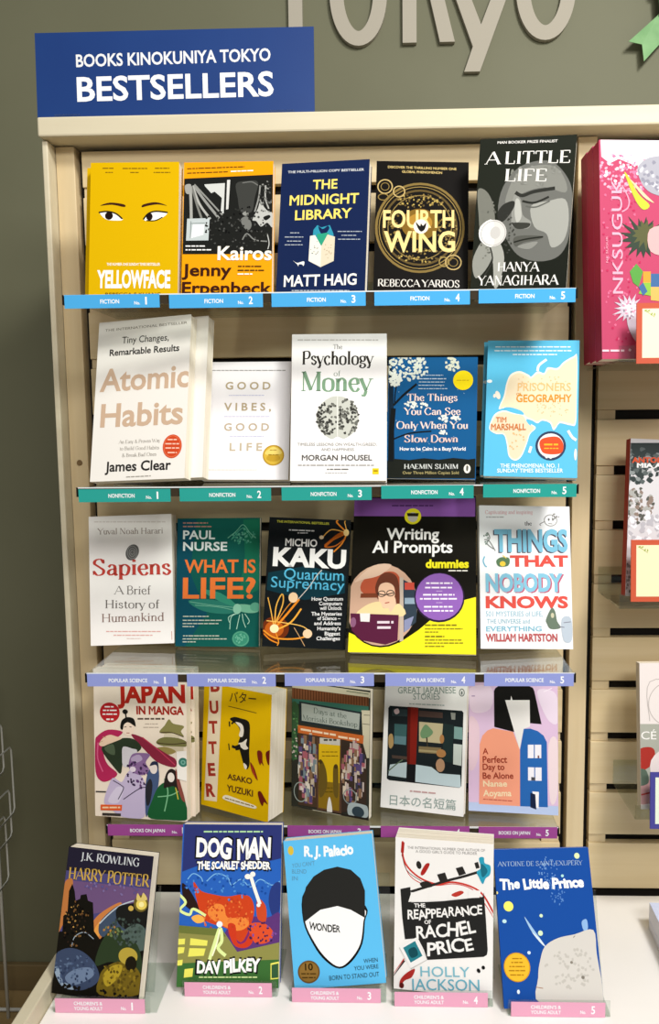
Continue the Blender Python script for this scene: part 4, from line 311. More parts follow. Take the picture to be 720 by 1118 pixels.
('PD','lavender paperback with a black bob of hair and a blue house',0.1435,0.2183,0.014,(0.1966,-0.1058,0.8034,0.1207,0.1719,-0.0069),'d9bcd8','c4a8c4',[('S','e6d6e6',[(110.4,195.6),(131.5,199.0),(143.0,186.1),(142.8,146.4),(126.0,153.7)]),('S','e0c4d0',[(0.8,149.0),(17.0,136.2),(14.3,80.0),(0.9,68.7)]),('S','e4cfe0',[(0.7,197.4),(35.8,201.2),(35.8,166.3),(6.1,159.9)]),('S','e8d4d8',[(128.5,111.5),(142.6,117.4),(142.2,33.4),(130.7,22.4)]),('P','b6c6e6',[(-1.2,14.1),(144.2,14.7),(144.1,-0.4),(-1.2,-1.0)]),('P','181715',[(41.6,136.6),(41.1,194.7),(43.3,199.3),(47.9,202.7),(98.5,204.3),(103.8,201.8),(106.2,196.8),(117.6,143.8),(99.1,144.7),(72.6,129.8)]),('P','eae6e2',[(59.3,180.5),(67.9,180.8),(69.0,187.6),(71.1,180.9),(98.7,181.9),(99.1,139.4),(89.0,135.0),(82.3,101.1)]),('P','ed9c7e',[(17.0,11.7),(18.0,108.1),(22.3,121.7),(30.4,130.3),(40.0,134.4),(72.0,129.8),(82.6,101.6),(82.9,11.5)]),('P','2a64ac',[(83.1,101.6),(89.0,135.3),(99.6,136.2),(111.5,132.5),(120.7,125.7),(125.9,115.3),(127.0,12.2),(82.9,11.5)]),('P','eceaf0',[(95.6,110.1),(116.9,111.0),(116.8,89.6),(95.5,88.7)]),('L','2a64ac',1.58,[(105.9,110.5),(105.8,89.1)]),('P','7a4a40',[(111.1,93.6),(113.7,93.7),(113.7,89.5),(111.1,89.4)]),('P','eceaf0',[(95.7,74.2),(117.3,74.7),(117.2,53.6),(95.7,53.1)]),('L','2a64ac',1.58,[(106.3,74.7),(106.2,53.1)]),('P','4a4a50',[(100.7,58.9),(107.3,58.7),(107.2,53.4),(100.7,53.4)]),('P','f0eef0',[(102.4,36.1),(112.9,35.8),(112.3,9.6),(107.1,11.2)]),('P','1b2540',[(99.3,33.8),(107.2,31.6),(108.6,7.6),(99.2,10.8)]),('T','9a3c2a','A',22.9,92.1,32.0,92.5,9.6,'b'),('T','9a3c2a','Perfect',22.9,78.3,62.4,80.0,10.6,'b'),('T','9a3c2a','Day to',22.9,66.6,58.1,68.2,10.1,'b'),('T','9a3c2a','Be Alone',22.9,52.5,72.4,54.9,10.1,'b'),('T','f2dcb4','Nanae',23.7,40.1,62.3,42.0,9.5,'b'),('T','f2dcb4','Aoyama',23.7,24.7,69.2,27.0,10.0,'b'),('X','b85a48',23.7,19.9,70.2,19.2,1.85),('X','a890b0',4.8,185.4,10.2,185.6,2.42),('L','f4ecf4',1.06,[(121.0,196.0),(134.2,202.2)])]),
('HP','dark paperback with a purple and orange dusk sky behind black towers',0.1319,0.2016,0.024,(-0.4281,-0.2974,0.6166,0.1041,0.2648,0.0449),'15130f','15130f',[('P','4b4676',[(-1.8,171.1),(133.0,172.2),(132.9,132.9),(53.5,90.0),(-1.9,83.6)]),('P','6a5078',[(0.3,155.3),(133.1,156.4),(133.2,135.5),(47.6,112.9),(2.0,120.9)]),('P','232030',[(-3.2,203.8),(131.9,202.7),(133.3,169.6),(72.8,170.5),(-1.5,168.4)]),('S','c47a40',[(48.5,94.7),(59.2,114.2),(86.3,132.9),(91.2,128.2),(80.5,108.7),(64.9,80.9),(56.1,69.5)]),('S','e09a48',[(53.5,90.0),(60.5,103.9),(71.1,112.9),(65.1,91.3),(59.1,80.3)]),('S','b8743e',[(-1.9,83.6),(-1.7,125.8),(0.7,152.6),(12.1,156.5),(13.0,127.4),(5.5,95.0)]),('P','16140f',[(-4.0,-4.7),(-6.6,31.0),(-1.1,73.3),(5.4,84.5),(4.1,105.3),(9.8,111.3),(8.3,140.2),(12.2,151.2),(17.2,141.1),(20.4,128.3),(26.8,131.6),(27.3,136.9),(35.9,139.2),(39.4,130.4),(47.3,128.6),(54.0,90.1),(63.5,80.8),(129.5,88.4),(134.1,12.4)]),('D',['c89850','8a6a38'],24,26.7,102.6,20.6,23.5,1.76,81,'b'),('S','3e4c60',[(60.7,90.8),(63.1,106.8),(84.0,127.4),(93.0,125.8),(105.5,119.4),(125.0,126.8),(134.4,120.0),(134.3,83.8),(106.6,85.8),(82.4,93.3),(68.9,84.0)]),('L','b8c4cc',1.65,[(60.9,101.3),(73.7,115.8),(89.6,129.4),(109.1,138.1)]),('S','1c1c1a',[(84.3,124.8),(103.8,133.5),(132.6,135.4),(134.8,104.5),(111.1,96.6),(89.8,104.6)]),('S','50605a',[(94.5,89.5),(115.6,107.5),(132.5,99.1),(131.2,73.2),(107.8,75.6)]),('E','6a5c28',120.4,135.4,10.98,11.43,0.0),('E','e4cc60',121.2,134.2,8.09,7.27,0.0),('E','f4e8a0',121.2,134.2,4.04,3.64,0.0),('S','d8c070',[(114.2,138.6),(113.6,149.0),(119.5,143.1),(122.2,150.5),(129.0,141.6)]),('E','c8a850',106.0,127.3,4.05,3.64,0.0),('S','2c3a24',[(62.2,44.5),(64.8,70.6),(76.6,92.7),(93.3,99.8),(98.0,84.8),(118.7,82.0),(129.6,62.7),(129.1,42.3),(87.4,52.6)]),('D',['a87838','6a7a4a'],18,82.4,93.3,14.5,6.5,2.61,82,'b'),('S','3a4660',[(-3.5,47.0),(12.9,61.9),(36.5,62.1),(58.7,49.2),(69.9,30.0),(60.1,16.0),(34.8,8.3),(6.4,22.3)]),('S','6a7c98',[(18.0,23.7),(31.2,35.6),(53.9,40.9),(61.0,31.5),(45.0,19.3),(28.1,14.6)]),('S','8ea0b4',[(-0.2,31.8),(6.2,35.1),(15.8,18.3),(34.2,12.8),(31.8,8.4),(13.8,11.6)]),('L','9aa8b4',1.1,[(22.7,65.6),(25.4,79.0),(39.1,87.1),(54.8,79.8)]),('S','6c5a1a',[(69.9,30.0),(76.9,43.6),(96.0,53.6),(119.4,51.3),(132.6,37.6),(133.9,14.4),(72.9,6.9)]),('S','a89028',[(75.3,33.2),(88.1,47.5),(102.3,49.3),(98.5,33.5),(82.9,18.8)]),('E','b09a3c',109.4,62.9,14.36,11.48,0.0),('E','1c180e',114.9,53.3,8.59,10.17,0.0),('D',['2e3a54','465674','586a86'],70,31.5,33.0,32.0,23.0,2.62,83,'b'),('D',['584816','86701f','4a3c14'],60,98.5,33.5,28.7,20.3,2.87,84,'b'),('D',['2c3430','46544c','3a4640'],60,105.4,96.0,28.9,20.6,2.89,85,'b'),('D',['0c0b0a','2c2018','6a4a28'],60,25.9,97.3,20.6,31.3,2.35,86,'b'),('D',['7a6a9a','5a5288'],30,75.0,152.7,43.9,10.5,2.63,87,'b'),('D',['15130f'],40,63.9,8.8,66.3,6.3,3.46,88,'b'),('T','ccd0d4','J.K. ROWLING',20.9,185.3,111.6,185.7,11.1,'S'),('T','c8a44c','HARRY POTTER',5.4,157.4,130.5,159.3,16.3,'S')]),
('DG','blue comic hardcover with white block lettering,lightning and red flames',0.1505,0.2263,0.022,(-0.2424,-0.2673,0.6142,-0.0075,0.2931,0.0047),'2a60b8','27408c',[('P','2d3570',[(2.0,229.5),(150.8,230.4),(150.2,178.7),(90.1,164.8),(46.5,175.3),(1.6,158.7)]),('X','a8d4a0',31.9,215.9,121.8,216.5,3.01),('L','7ab4e0',1.39,[(10.2,148.1),(18.5,156.2),(30.2,150.9),(33.4,142.9)]),('L','7ab4e0',1.39,[(39.0,145.6),(53.0,156.4),(70.4,151.2),(76.5,140.6),(90.6,148.7),(105.3,138.1),(119.3,148.9),(136.7,141.0),(149.1,146.5)]),('S','2a3a7a',[(136.7,138.4),(149.5,143.8),(149.5,106.7),(140.6,96.0),(133.0,117.1)]),('S','5c3674',[(67.5,71.7),(98.0,95.7),(132.1,96.0),(150.4,101.4),(151.5,54.3),(88.3,43.3)]),('S','7c2c64',[(73.1,74.4),(89.7,87.7),(104.0,85.2),(107.5,61.7),(93.6,53.7)]),('S','2a1c1a',[(1.8,142.6),(16.7,129.4),(29.2,105.6),(8.9,110.7)]),('S','c8421f',[(18.9,145.4),(31.0,132.2),(51.2,127.0),(71.4,124.5),(91.3,127.4),(105.7,123.5),(111.9,106.3),(106.8,85.2),(93.3,61.5),(72.9,79.7),(47.0,87.3),(35.3,95.1),(25.9,116.2)]),('S','e8863a',[(42.2,100.4),(51.7,113.7),(66.1,111.2),(72.4,95.4),(98.0,95.7),(104.0,85.2),(87.2,77.2),(58.4,87.4)]),('S','d8502c',[(104.0,85.2),(126.6,88.0),(141.1,75.0),(132.9,61.9),(113.1,61.7)]),('S','c83a20',[(72.7,84.9),(84.1,85.0),(87.7,61.5),(99.0,61.6),(107.1,74.7),(110.3,61.7),(99.2,53.8),(82.1,58.8)]),('S','f0b050',[(18.2,94.9),(29.4,99.0),(39.7,91.2),(27.1,87.1)]),('S','c84a28',[(117.2,122.3),(128.8,111.8),(129.4,90.7),(117.9,93.2),(114.7,109.0)]),('D',['d8602c','b83c1e','e07a3a'],70,69.3,100.7,39.9,23.8,2.56,94,'b'),('D',['3a2450','7c4c9a'],30,121.3,74.9,22.7,15.7,2.55,95,'b'),('D',['4c8ad0','1c4a9a'],60,70.9,137.8,68.8,18.7,2.58,96,'b'),('P','8c8a4a',[(-4.1,84.2),(64.4,79.6),(88.1,48.5),(152.7,62.1),(152.4,-1.0),(-2.9,-2.7)]),('P','6a7238',[(-4.1,84.2),(64.4,79.6),(70.4,69.2),(-3.7,73.7)]),('P','3c6a34',[(-2.3,32.0),(65.9,35.3),(150.4,38.7),(151.3,-1.1),(-2.9,-2.7)]),('P','e6e262',[(18.0,66.6),(43.7,63.7),(43.1,56.4),(17.6,56.9)]),('P','e6e262',[(0.1,65.4),(10.3,66.0),(9.8,58.1),(-0.1,57.5)]),('P','e6e262',[(17.2,53.0),(41.3,52.7),(38.8,42.8),(15.4,41.3)]),('P','e6e262',[(-0.5,54.1),(10.0,54.2),(8.9,46.4),(-0.6,45.0)]),('P','e6e262',[(-0.2,36.0),(7.9,37.3),(7.4,29.6),(-0.5,29.0)]),('P','e6e262',[(11.3,24.4),(24.0,25.9),(23.1,14.3),(10.4,12.8)]),('P','e6e262',[(137.9,33.5),(150.5,36.2),(151.0,13.0),(138.4,11.6)]),('P','355a3a',[(139.3,31.4),(149.4,33.6),(149.8,14.3),(139.8,13.4)]),('L','dcec9c',3.88,[(-0.9,126.6),(8.7,116.0),(0.6,105.4),(15.2,98.9),(20.6,106.9),(39.5,97.8)]),('L','dcec9c',4.88,[(47.5,37.7),(53.8,58.6),(61.5,80.9),(64.9,63.9),(59.6,53.4),(71.3,43.1)]),('L','f4f8d0',2.17,[(51.5,42.9),(57.9,61.2),(61.5,79.6)]),('E','e8f0f8',60.7,86.1,4.55,4.21,0.0),('L','efeee6',5.0,[(105.4,152.8),(112.6,132.9),(120.2,114.3)]),('E','efeee6',100.8,152.8,4.59,3.76,0.0),('E','efeee6',108.2,156.1,4.02,3.76,0.0),('E','efeee6',118.0,113.0,2.85,2.65,0.0),('T','151515','DOG',19.6,177.2,78.2,177.7,31.4,'hx'),('T','f6f6f2','DOG',21.8,179.4,75.8,179.8,27.1,'hx'),('T','151515','MAN',81.1,177.7,136.9,178.1,32.4,'hx'),('T','f6f6f2','MAN',83.3,179.9,134.6,180.2,28.1,'hx'),('T','151515','THE SCARLET SHEDDER',22.3,161.0,136.8,161.9,14.0,'hx'),('T','f6f6f2','THE SCARLET SHEDDER',23.9,162.9,135.0,163.8,10.8,'hx'),('T','151515','DAV PILKEY',26.6,17.4,126.1,21.5,21.1,'hx'),('T','f6f6f2','DAV PILKEY',29.3,19.5,123.5,23.5,17.0,'hx'),('X','d4e8a0',32.9,13.8,118.7,14.7,2.32)]),
('WO','sky blue paperback with a blank white head under black hair',0.1342,0.206,0.024,(-0.0765,-0.2714,0.6212,0.0464,0.2745,-0.1113),'5cb9ea','4aa0d0',[('E','d4b840',10.3,191.9,4.33,6.5,0.0),('T','eef4f6','R. J. Palacio',29.6,181.6,104.2,179.8,14.5,'hx'),('T','5a92b4','YOU CAN’T',10.3,167.5,44.9,168.5,5.9,'r'),('T','5a92b4','BLEND',9.6,159.5,31.3,157.8,5.9,'r'),('T','5a92b4','IN',8.8,149.9,17.4,149.2,5.9,'r'),('S','151515',[(20.6,93.4),(27.0,134.0),(73.4,141.0),(114.9,105.9),(111.7,85.2),(104.7,54.4),(87.4,32.3),(68.0,23.9),(48.4,36.2),(33.1,58.4)]),('S','f2f2f0',[(23.3,92.4),(29.6,131.2),(72.9,135.7),(112.4,103.5),(109.4,85.3),(102.0,55.6),(85.4,35.1),(68.3,26.5),(50.8,38.6),(35.8,60.0)]),('P','272725',[(20.8,90.0),(22.4,121.1),(28.8,139.2),(41.5,152.9),(58.0,161.0),(78.3,163.7),(97.8,157.8),(110.8,144.7),(115.9,127.0),(112.2,89.8),(92.5,102.4),(73.2,109.2),(47.3,105.9)]),('T','2a2a2a','WONDER',28.5,80.5,74.0,72.3,9.4,'h'),('<','','bronze round sticker'),('E','6a4c22',22.9,22.8,16.29,15.47,0.0),('E','8a6830',22.9,22.8,14.04,13.4,0.0),('T','2e2008','10',17.5,25.5,29.3,24.7,9.3,'b'),('X','4a3412',11.5,21.1,33.9,19.4,2.32),('X','4a3412',12.4,15.8,32.0,14.4,2.32),('>',''),('T','2c4a5c','WHEN',104.4,28.5,125.1,29.1,5.7,'r'),('T','2c4a5c','YOU WERE',89.5,19.8,125.3,20.3,5.6,'r'),('T','2c4a5c','BORN TO STAND OUT',52.1,9.1,125.3,9.5,6.1,'r')]),
('RP','thick white paperback with a black clapperboard and red ribbons',0.1426,0.2174,0.042,(0.0717,-0.2738,0.6137,0.1329,0.1478,-0.0005),'eeece9','dcdad6',[('T','8a8684','THE INTERNATIONAL NUMBER ONE AUTHOR OF',17.8,202.0,130.3,206.0,3.8,'r'),('T','8a8684','A GOOD GIRL’S GUIDE TO MURDER',29.9,197.4,118.9,200.8,3.8,'r'),('L','c83a30',2.51,[(10.6,212.5),(11.4,190.5),(19.5,174.7),(37.8,161.0),(61.5,154.7),(83.6,159.2),(108.3,155.8),(127.5,145.2),(143.5,119.6)]),('L','c83a30',1.11,[(9.4,193.1),(19.6,166.4),(37.9,154.2),(61.6,152.8),(89.1,156.9),(116.6,148.3),(143.5,114.2)]),('L','3a2a2a',0.84,[(8.5,201.3),(16.7,171.7),(39.3,157.0)]),('L','a82a24',4.46,[(11.2,211.2),(10.2,196.0)]),('L','2b2927',3.6,[(23.3,140.7),(50.5,151.1),(75.3,160.5),(100.0,168.7),(120.4,176.5)]),('P','2b2927',[(61.4,168.4),(73.0,172.3),(77.0,161.7),(65.9,158.1)]),('P','2b2927',[(88.3,179.5),(98.2,182.9),(103.2,173.0),(93.4,169.0)]),('P','2b2927',[(115.1,188.9),(120.3,191.2),(122.8,182.7),(117.7,180.9)]),('S','2b2927',[(36.5,154.1),(47.6,157.7),(56.0,151.5),(42.2,147.7)]),('E','2a2826',34.8,180.0,3.64,5.75,0.26),('S','a82824',[(37.7,169.2),(44.6,182.1),(50.7,182.5),(44.7,169.8),(39.7,165.3)]),('S','2f9cb8',[(121.6,196.1),(128.4,198.0),(129.9,190.0),(138.0,186.6),(137.6,174.4),(131.4,168.5),(127.4,160.0),(121.9,169.1),(118.5,176.9),(124.5,182.8)]),('S','1f6c80',[(124.4,188.2),(129.9,185.9),(134.0,178.1),(127.3,169.5),(124.5,177.4)]),('P','262625',[(8.1,143.5),(22.6,147.5),(24.3,125.7),(48.0,128.2),(70.1,131.2),(127.5,142.0),(128.9,148.0),(132.1,113.2),(135.2,67.8),(134.2,61.0),(129.6,57.6),(48.9,45.6),(43.7,59.3),(34.7,75.3),(15.7,71.9),(11.4,102.7)]),('P','eeece9',[(24.1,139.9),(38.1,141.1),(35.7,128.3),(20.1,125.9)]),('P','eeece9',[(51.1,143.0),(67.7,144.6),(64.0,131.2),(47.9,129.3)]),('P','eeece9',[(79.3,146.6),(93.0,148.8),(92.6,137.4),(77.2,134.0)]),('P','eeece9',[(107.3,150.3),(124.8,150.4),(122.7,140.5),(106.3,138.6)]),('S','b83a30',[(82.4,141.5),(94.7,147.9),(100.2,145.6),(89.3,138.8)]),('T','ecebe8','THE',28.6,119.2,45.3,120.6,5.5,'h'),('T','ecebe8','REAPPEARANCE',19.3,100.7,127.7,118.2,12.5,'h'),('T','ecebe8','OF',43.9,96.8,53.8,97.7,5.4,'h'),('T','ecebe8','RACHEL',32.4,75.1,118.7,90.5,17.9,'h'),('T','ecebe8','PRICE',48.3,52.6,115.7,66.5,17.3,'h'),('P','c4c2be',[(6.9,59.1),(31.9,75.6),(48.9,45.6),(25.2,29.8)]),('P','ecebe9',[(8.0,60.3),(31.9,76.1),(47.8,46.1),(24.0,31.3)]),('P','2a7c88',[(13.1,59.7),(30.5,71.1),(41.6,50.9),(24.5,39.5)]),('S','174a54',[(20.9,57.1),(30.6,62.1),(34.9,51.6),(25.2,46.6)]),('L','3a2a28',2.49,[(-1.0,19.1),(15.5,41.6)]),('L','b83a34',1.66,[(-2.1,22.2),(14.9,44.3)]),('S','a82c28',[(8.8,2.9),(9.7,13.8),(18.5,24.2),(30.7,31.4),(26.4,19.0),(15.9,13.1)]),('E','5a1a18',11.8,5.9,3.36,4.07,0.0),('T','7cb8c8','HOLLY',39.2,21.4,110.1,27.3,14.0,'r'),('T','6ab0c4','JACKSON',24.4,0.9,124.3,9.4,15.6,'r'),('E','151515',122.5,37.6,2.45,3.22,0.52),('E','151515',129.2,42.6,2.45,2.68,0.0)]),
('LP','royal blue paperback with yellow stars above a grey planet',0.1397,0.2075,0.012,(0.2265,-0.3011,0.6146,0.0141,0.4173,-0.0347),'184a9a','174690',[('D','6a94cc',60,77.5,176.6,14.1,19.7,1.41,91,'b'),('D','5a88c8',40,88.8,147.2,10.5,16.2,1.4,92,'b'),('T','a4bcd4','ANTOINE DE SAINT-EXUPÉRY',4.4,184.4,129.4,183.7,6.3,'s'),('T','f2f4f4','The Little Prince',5.7,154.0,128.0,154.1,13.6,'hx'),('E','ece86a',16.1,130.6,7.0,6.73,0.0),('E','d8ecb0',121.9,196.4,3.89,3.98,0.0),('E','a8dcd8',98.0,169.7,2.11,1.96,0.0),('E','d0e8c0',62.2,117.4,2.43,2.23,0.0),('E','d0e8c0',59.1,94.7,3.46,3.46,0.0),('E','b8dce0',8.7,111.1,3.13,2.54,0.0),('E','c8dcf0',40.6,69.8,2.41,2.17,0.0),('E','d8e8f0',21.4,20.7,2.04,2.72,0.0),('E','e4d880',0.3,148.9,2.11,1.94,0.0),('S','9cc0e0',[(37.7,116.9),(49.5,100.2),(64.7,77.5),(58.9,81.9),(47.4,95.6)]),('S','d0e0ec',[(47.4,95.6),(57.1,88.2),(64.7,77.5),(58.9,81.3)]),('S','8ab0dc',[(119.6,108.4),(126.9,111.4),(127.3,98.8),(121.2,97.3)]),('S','cdc9c2',[(64.0,77.5),(82.9,87.7),(107.6,92.3),(135.0,97.4),(136.5,67.6),(139.2,36.9),(143.8,3.8),(51.9,5.2),(50.8,38.4),(55.5,59.7)]),('D','bcb8b0',60,96.3,49.8,34.1,27.7,3.07,93,'b'),('E','857f74',99.7,56.5,2.05,1.85,0.0),('E','7a746a',113.8,37.3,2.38,2.14,0.0),('L','a07860',0.96,[(46.4,26.3),(56.4,24.6)]),('L','857f74',0.99,[(105.4,88.3),(108.1,90.4)]),('<','','gold round sticker'),('E','c89020',21.9,51.7,18.84,18.77,0.0),('E','e8b430',21.9,51.7,17.47,17.54,0.0),('X','a87814',15.9,62.8,29.7,62.6,2.17),('X','a87814',14.2,57.9,30.6,57.7,2.16),('X','a87814',11.0,52.8,32.9,52.4,2.15),('X','a87814',9.9,47.6,33.2,47.2,2.15),('X','a87814',11.5,42.1,30.6,41.7,2.14),('>','')]),
('PK','large pink illustrated book with grey and dark spiky bursts',0.215,0.318,0.026,(0.416,-0.155,1.5232,-0.0873,0.1047,0.0),'b84868','a83048',[('P','efe6f0',[(2.4,328.7),(118.0,330.0),(117.3,281.7),(64.6,279.6),(44.9,284.2),(28.7,290.5),(15.5,284.0),(3.2,293.5)]),('D',['efe6f0','e0a8bc','d8789a'],160,41.5,271.4,42.6,28.9,3.28,101,'b'),('D',['d86a8c','b83058'],120,29.9,155.8,29.5,134.8,2.62,102,'b'),('S','a4a4ae',[(56.3,274.7),(64.7,287.6),(81.2,294.2),(107.5,291.3),(106.8,239.8),(80.4,239.6),(64.2,252.3)]),('D',['8a8a98','c4c4cc'],40,80.8,265.3,23.0,22.5,3.95,103,'b'),('S','bcc640',[(36.9,269.7),(43.3,264.3),(57.4,239.4),(73.6,223.4),(63.6,217.0),(51.4,232.9)]),('S','e6c8a0',[(44.6,261.8),(63.9,236.2),(80.2,226.7),(70.5,236.3)]),('L','e898b0',1.95,[(33.0,252.1),(42.5,232.9),(41.4,220.0),(32.4,213.6)]),('P','39453a',[(96.0,173.4),(80.0,171.1),(96.6,160.2),(76.9,165.6),(87.6,150.2),(73.1,160.1),(74.2,148.5),(66.9,156.8),(63.5,146.5),(59.9,156.9),(52.8,147.7),(54.2,160.6),(40.4,149.6),(46.6,162.3),(36.0,160.9),(46.0,169.8),(26.5,170.6),(41.7,176.4),(28.1,183.6),(46.1,182.7),(29.7,198.3),(51.4,187.0),(41.5,207.4),(56.2,191.5),(56.8,204.5),(62.7,192.1),(68.5,206.9),(70.2,194.4),(79.0,201.7),(76.0,189.8),(92.2,198.1),(79.5,183.9),(97.4,186.0),(80.0,177.3)]),('P','5a5c3c',[(86.6,180.5),(80.0,177.5),(82.9,171.9),(75.8,172.3),(76.1,165.7),(69.8,170.4),(67.6,155.8),(64.1,170.2),(56.4,160.6),(58.4,171.8),(48.9,168.3),(54.7,176.4),(46.7,178.0),(52.5,182.4),(48.2,187.1),(56.3,187.6),(53.5,194.4),(60.3,191.7),(60.2,201.8),(65.7,195.4),(70.6,202.3),(71.3,191.9),(79.3,197.5),(77.9,190.4),(83.8,189.3),(79.4,184.0)]),('S','d8a8a8',[(73.1,188.1),(106.1,191.5),(105.5,152.8),(74.2,155.9)]),('P','5a9a48',[(42.6,126.9),(52.6,138.2),(62.3,127.0),(55.4,104.5),(47.3,110.9)]),('P','e89a3c',[(62.3,127.0),(73.8,127.0),(73.6,110.9),(62.1,110.9)]),('P','456a98',[(73.8,123.8),(105.1,123.8),(104.8,104.5),(73.5,104.5)]),('P','88b848',[(62.1,110.9),(73.6,110.9),(73.3,91.6),(55.3,94.8)]),('P','e8b060',[(73.5,104.5),(104.8,104.5),(104.4,82.0),(73.2,85.2)]),('P','456a98',[(55.4,104.5),(62.1,110.9),(68.5,98.1),(61.8,91.6)]),('P','c2bac6',[(63.8,70.9),(51.5,69.4),(58.8,63.4),(50.6,64.5),(53.1,57.9),(46.2,62.1),(48.7,47.0),(41.5,61.8),(38.4,48.5),(36.8,60.5),(31.2,54.7),(32.9,63.2),(20.7,55.7),(29.7,66.4),(15.6,64.1),(29.2,70.9),(18.5,73.7),(29.6,75.1),(18.7,82.7),(29.6,80.3),(24.0,90.5),(33.8,83.4),(33.0,93.6),(38.6,84.9),(41.7,92.4),(43.2,83.2),(51.7,94.8),(48.1,82.4),(57.8,87.5),(49.6,77.7),(61.1,79.4),(51.3,73.8)]),('P','dcd6de',[(56.6,73.1),(48.4,71.8),(54.1,66.0),(46.1,69.2),(48.8,59.9),(43.3,66.7),(40.7,59.1),(39.7,68.0),(33.7,62.1),(36.7,69.6),(30.0,68.2),(34.1,72.4),(24.9,75.0),(36.0,75.9),(28.4,82.7),(37.1,79.3),(35.9,86.0),(40.6,80.3),(43.0,88.9),(44.1,80.4),(50.5,86.5),(47.4,78.7),(53.1,79.4),(49.2,75.4)]),('D',['d890a8','8a8490'],16,40.2,72.4,9.8,11.2,2.62,104,'b'),('S','c8c0cc',[(38.2,53.1),(53.1,59.5),(55.9,24.1),(46.1,30.6)]),('V','eca8bc','NKSUGUK',32.3,94.8,261.7,15.1),('V','eca8bc','NK SUGUK',10.7,139.7,178.2,2.9),('X','f0c8d4',0.0,12.1,32.7,12.0,3.85),('E','f0c8d4',40.9,12.9,1.97,1.93,0.0)]),
('GR','grey weathered book with red spine behind a red-bordered card',0.17,0.247,0.02,(0.452,-0.105,1.1574,-0.0524,0.1222,0.0524),'cfcdd0','a83c30',[('P','3a4242',[(-9.8,239.9),(102.2,244.7),(103.7,200.3),(64.4,210.2),(29.6,201.0),(18.7,181.2),(3.4,196.1),(-4.3,172.6)]),('D',['3a4242','5a6262','8a9090'],90,17.9,204.4,35.0,27.0,6.22,111,'b'),('D',['5a5a54','a8a8a4','8a7a70'],80,16.1,142.5,23.3,27.0,4.66,112,'b'),('D',['e4e2e6','b4b2b8'],60,29.3,100.7,34.9,30.8,6.21,113,'b'),('D',['8a8a88','6a6866'],50,5.0,18.9,11.6,34.6,3.88,114,'b'),('T','cc5638','ANTONI',2.9,209.2,56.5,211.4,8.5,'x'),('T','eceae8','MIA AS',11.0,201.8,56.8,203.7,7.0,'x')]),
('BT','cream-topped paperback with a red and white picture,behind a blue-bordered card',0.13,0.235,0.016,(0.466,-0.105,0.8122,-0.0524,0.1047,0.0),'e4dcd8','d8ccb8',[('P','a8aa9e',[(-6.2,137.4),(97.6,135.6),(96.2,2.4),(-7.6,9.6)]),('R','b8b0ac',50.0,168.9,35.9,35.6,1.2),('L','b8b0ac',1.19,[(15.8,141.8),(16.5,205.1),(82.4,204.0)]),('T','eceae6','CÉ',1.5,112.7,26.2,112.3,12.7,'r'),('S','a8362e',[(-3.5,94.6),(13.3,100.2),(23.2,94.1),(21.0,74.4),(4.9,62.8),(-3.0,66.9)]),('S','e4d8d4',[(17.1,78.4),(49.3,101.6),(73.0,77.4),(68.4,22.0),(24.6,38.6)]),('S','c89a98',[(-3.2,43.1),(16.7,46.7),(32.4,22.7),(12.3,9.2),(-3.6,11.5)]),('S','5a6a5c',[(-4.6,63.0),(8.9,62.7),(12.7,42.8),(-3.3,39.2)]),('L','a8362e',2.38,[(0.5,23.3),(16.5,26.9)])]),
]
SHELVES = [('sky-blue', -0.222, 1.614, '4ba6de', 'FICTION', [(-0.4525, -0.3188, 0.0009), (-0.3053, -0.1745, -0.0005), (-0.1624, -0.032, -0.0006), (-0.02, 0.1114, -0.0007), (0.1233, 0.2555, 0.0004)],
 ['sky-blue label strip numbered 1 below the yellow book with drawn eyes', 'sky-blue label strip numbered 2 below the orange book with photo band', 'sky-blue label strip numbered 3 below the dark blue book with yellow capitals', 'sky-blue label strip numbered 4 below the black book with gold ring', 'sky-blue label strip numbered 5 below the black and white portrait book']), ('teal', -0.222, 1.345, '2d9c92', 'NONFICTION', [(-0.4454, -0.3129, -0.0015), (-0.2998, -0.1689, -0.0012), (-0.1539, -0.026, -0.0009), (-0.0124, 0.1178, 0.0007), (0.1312, 0.2617, 0.0016)],
 ['teal label strip numbered 1 below the tall white book with tan lettering', 'teal label strip numbered 2 below the short white book with gold seal', 'teal label strip numbered 3 below the white book with brain drawing', 'teal label strip numbered 4 below the blue book with yellow moon', 'teal label strip numbered 5 below the pale blue map book']), ('lavender-blue', -0.222, 1.072, '8f9ad6', 'POPULAR SCIENCE', [(-0.4455, -0.3117, 0.0003), (-0.2982, -0.1681, 0.0003), (-0.1548, -0.0249, 0.001), (-0.0084, 0.1211, 0.001), (0.1343, 0.2629, 0.001)],
 ['lavender-blue label strip numbered 1 below the white book with red serif title', 'lavender-blue label strip numbered 2 below the dark green book with orange capitals', 'lavender-blue label strip numbered 3 below the black book with fiery streaks', 'lavender-blue label strip numbered 4 below the black and yellow manual', 'lavender-blue label strip numbered 5 below the white book with blue and red capitals']), ('magenta-purple', -0.148, 0.8, 'a04c94', 'BOOKS ON JAPAN', [(-0.4527, -0.3125, 0.003), (-0.2994, -0.1799, 0.003), (-0.1653, -0.035, 0.003), (-0.0177, 0.1217, 0.003), (0.1361, 0.2589, 0.0026)],
 ['magenta-purple label strip numbered 1 below the samurai comic', 'magenta-purple label strip numbered 2 below the thick yellow cow book', 'magenta-purple label strip numbered 3 below the shopfront illustration book', 'magenta-purple label strip numbered 4 below the white book with interior photo', 'magenta-purple label strip numbered 5 below the lavender book with black bob'])]
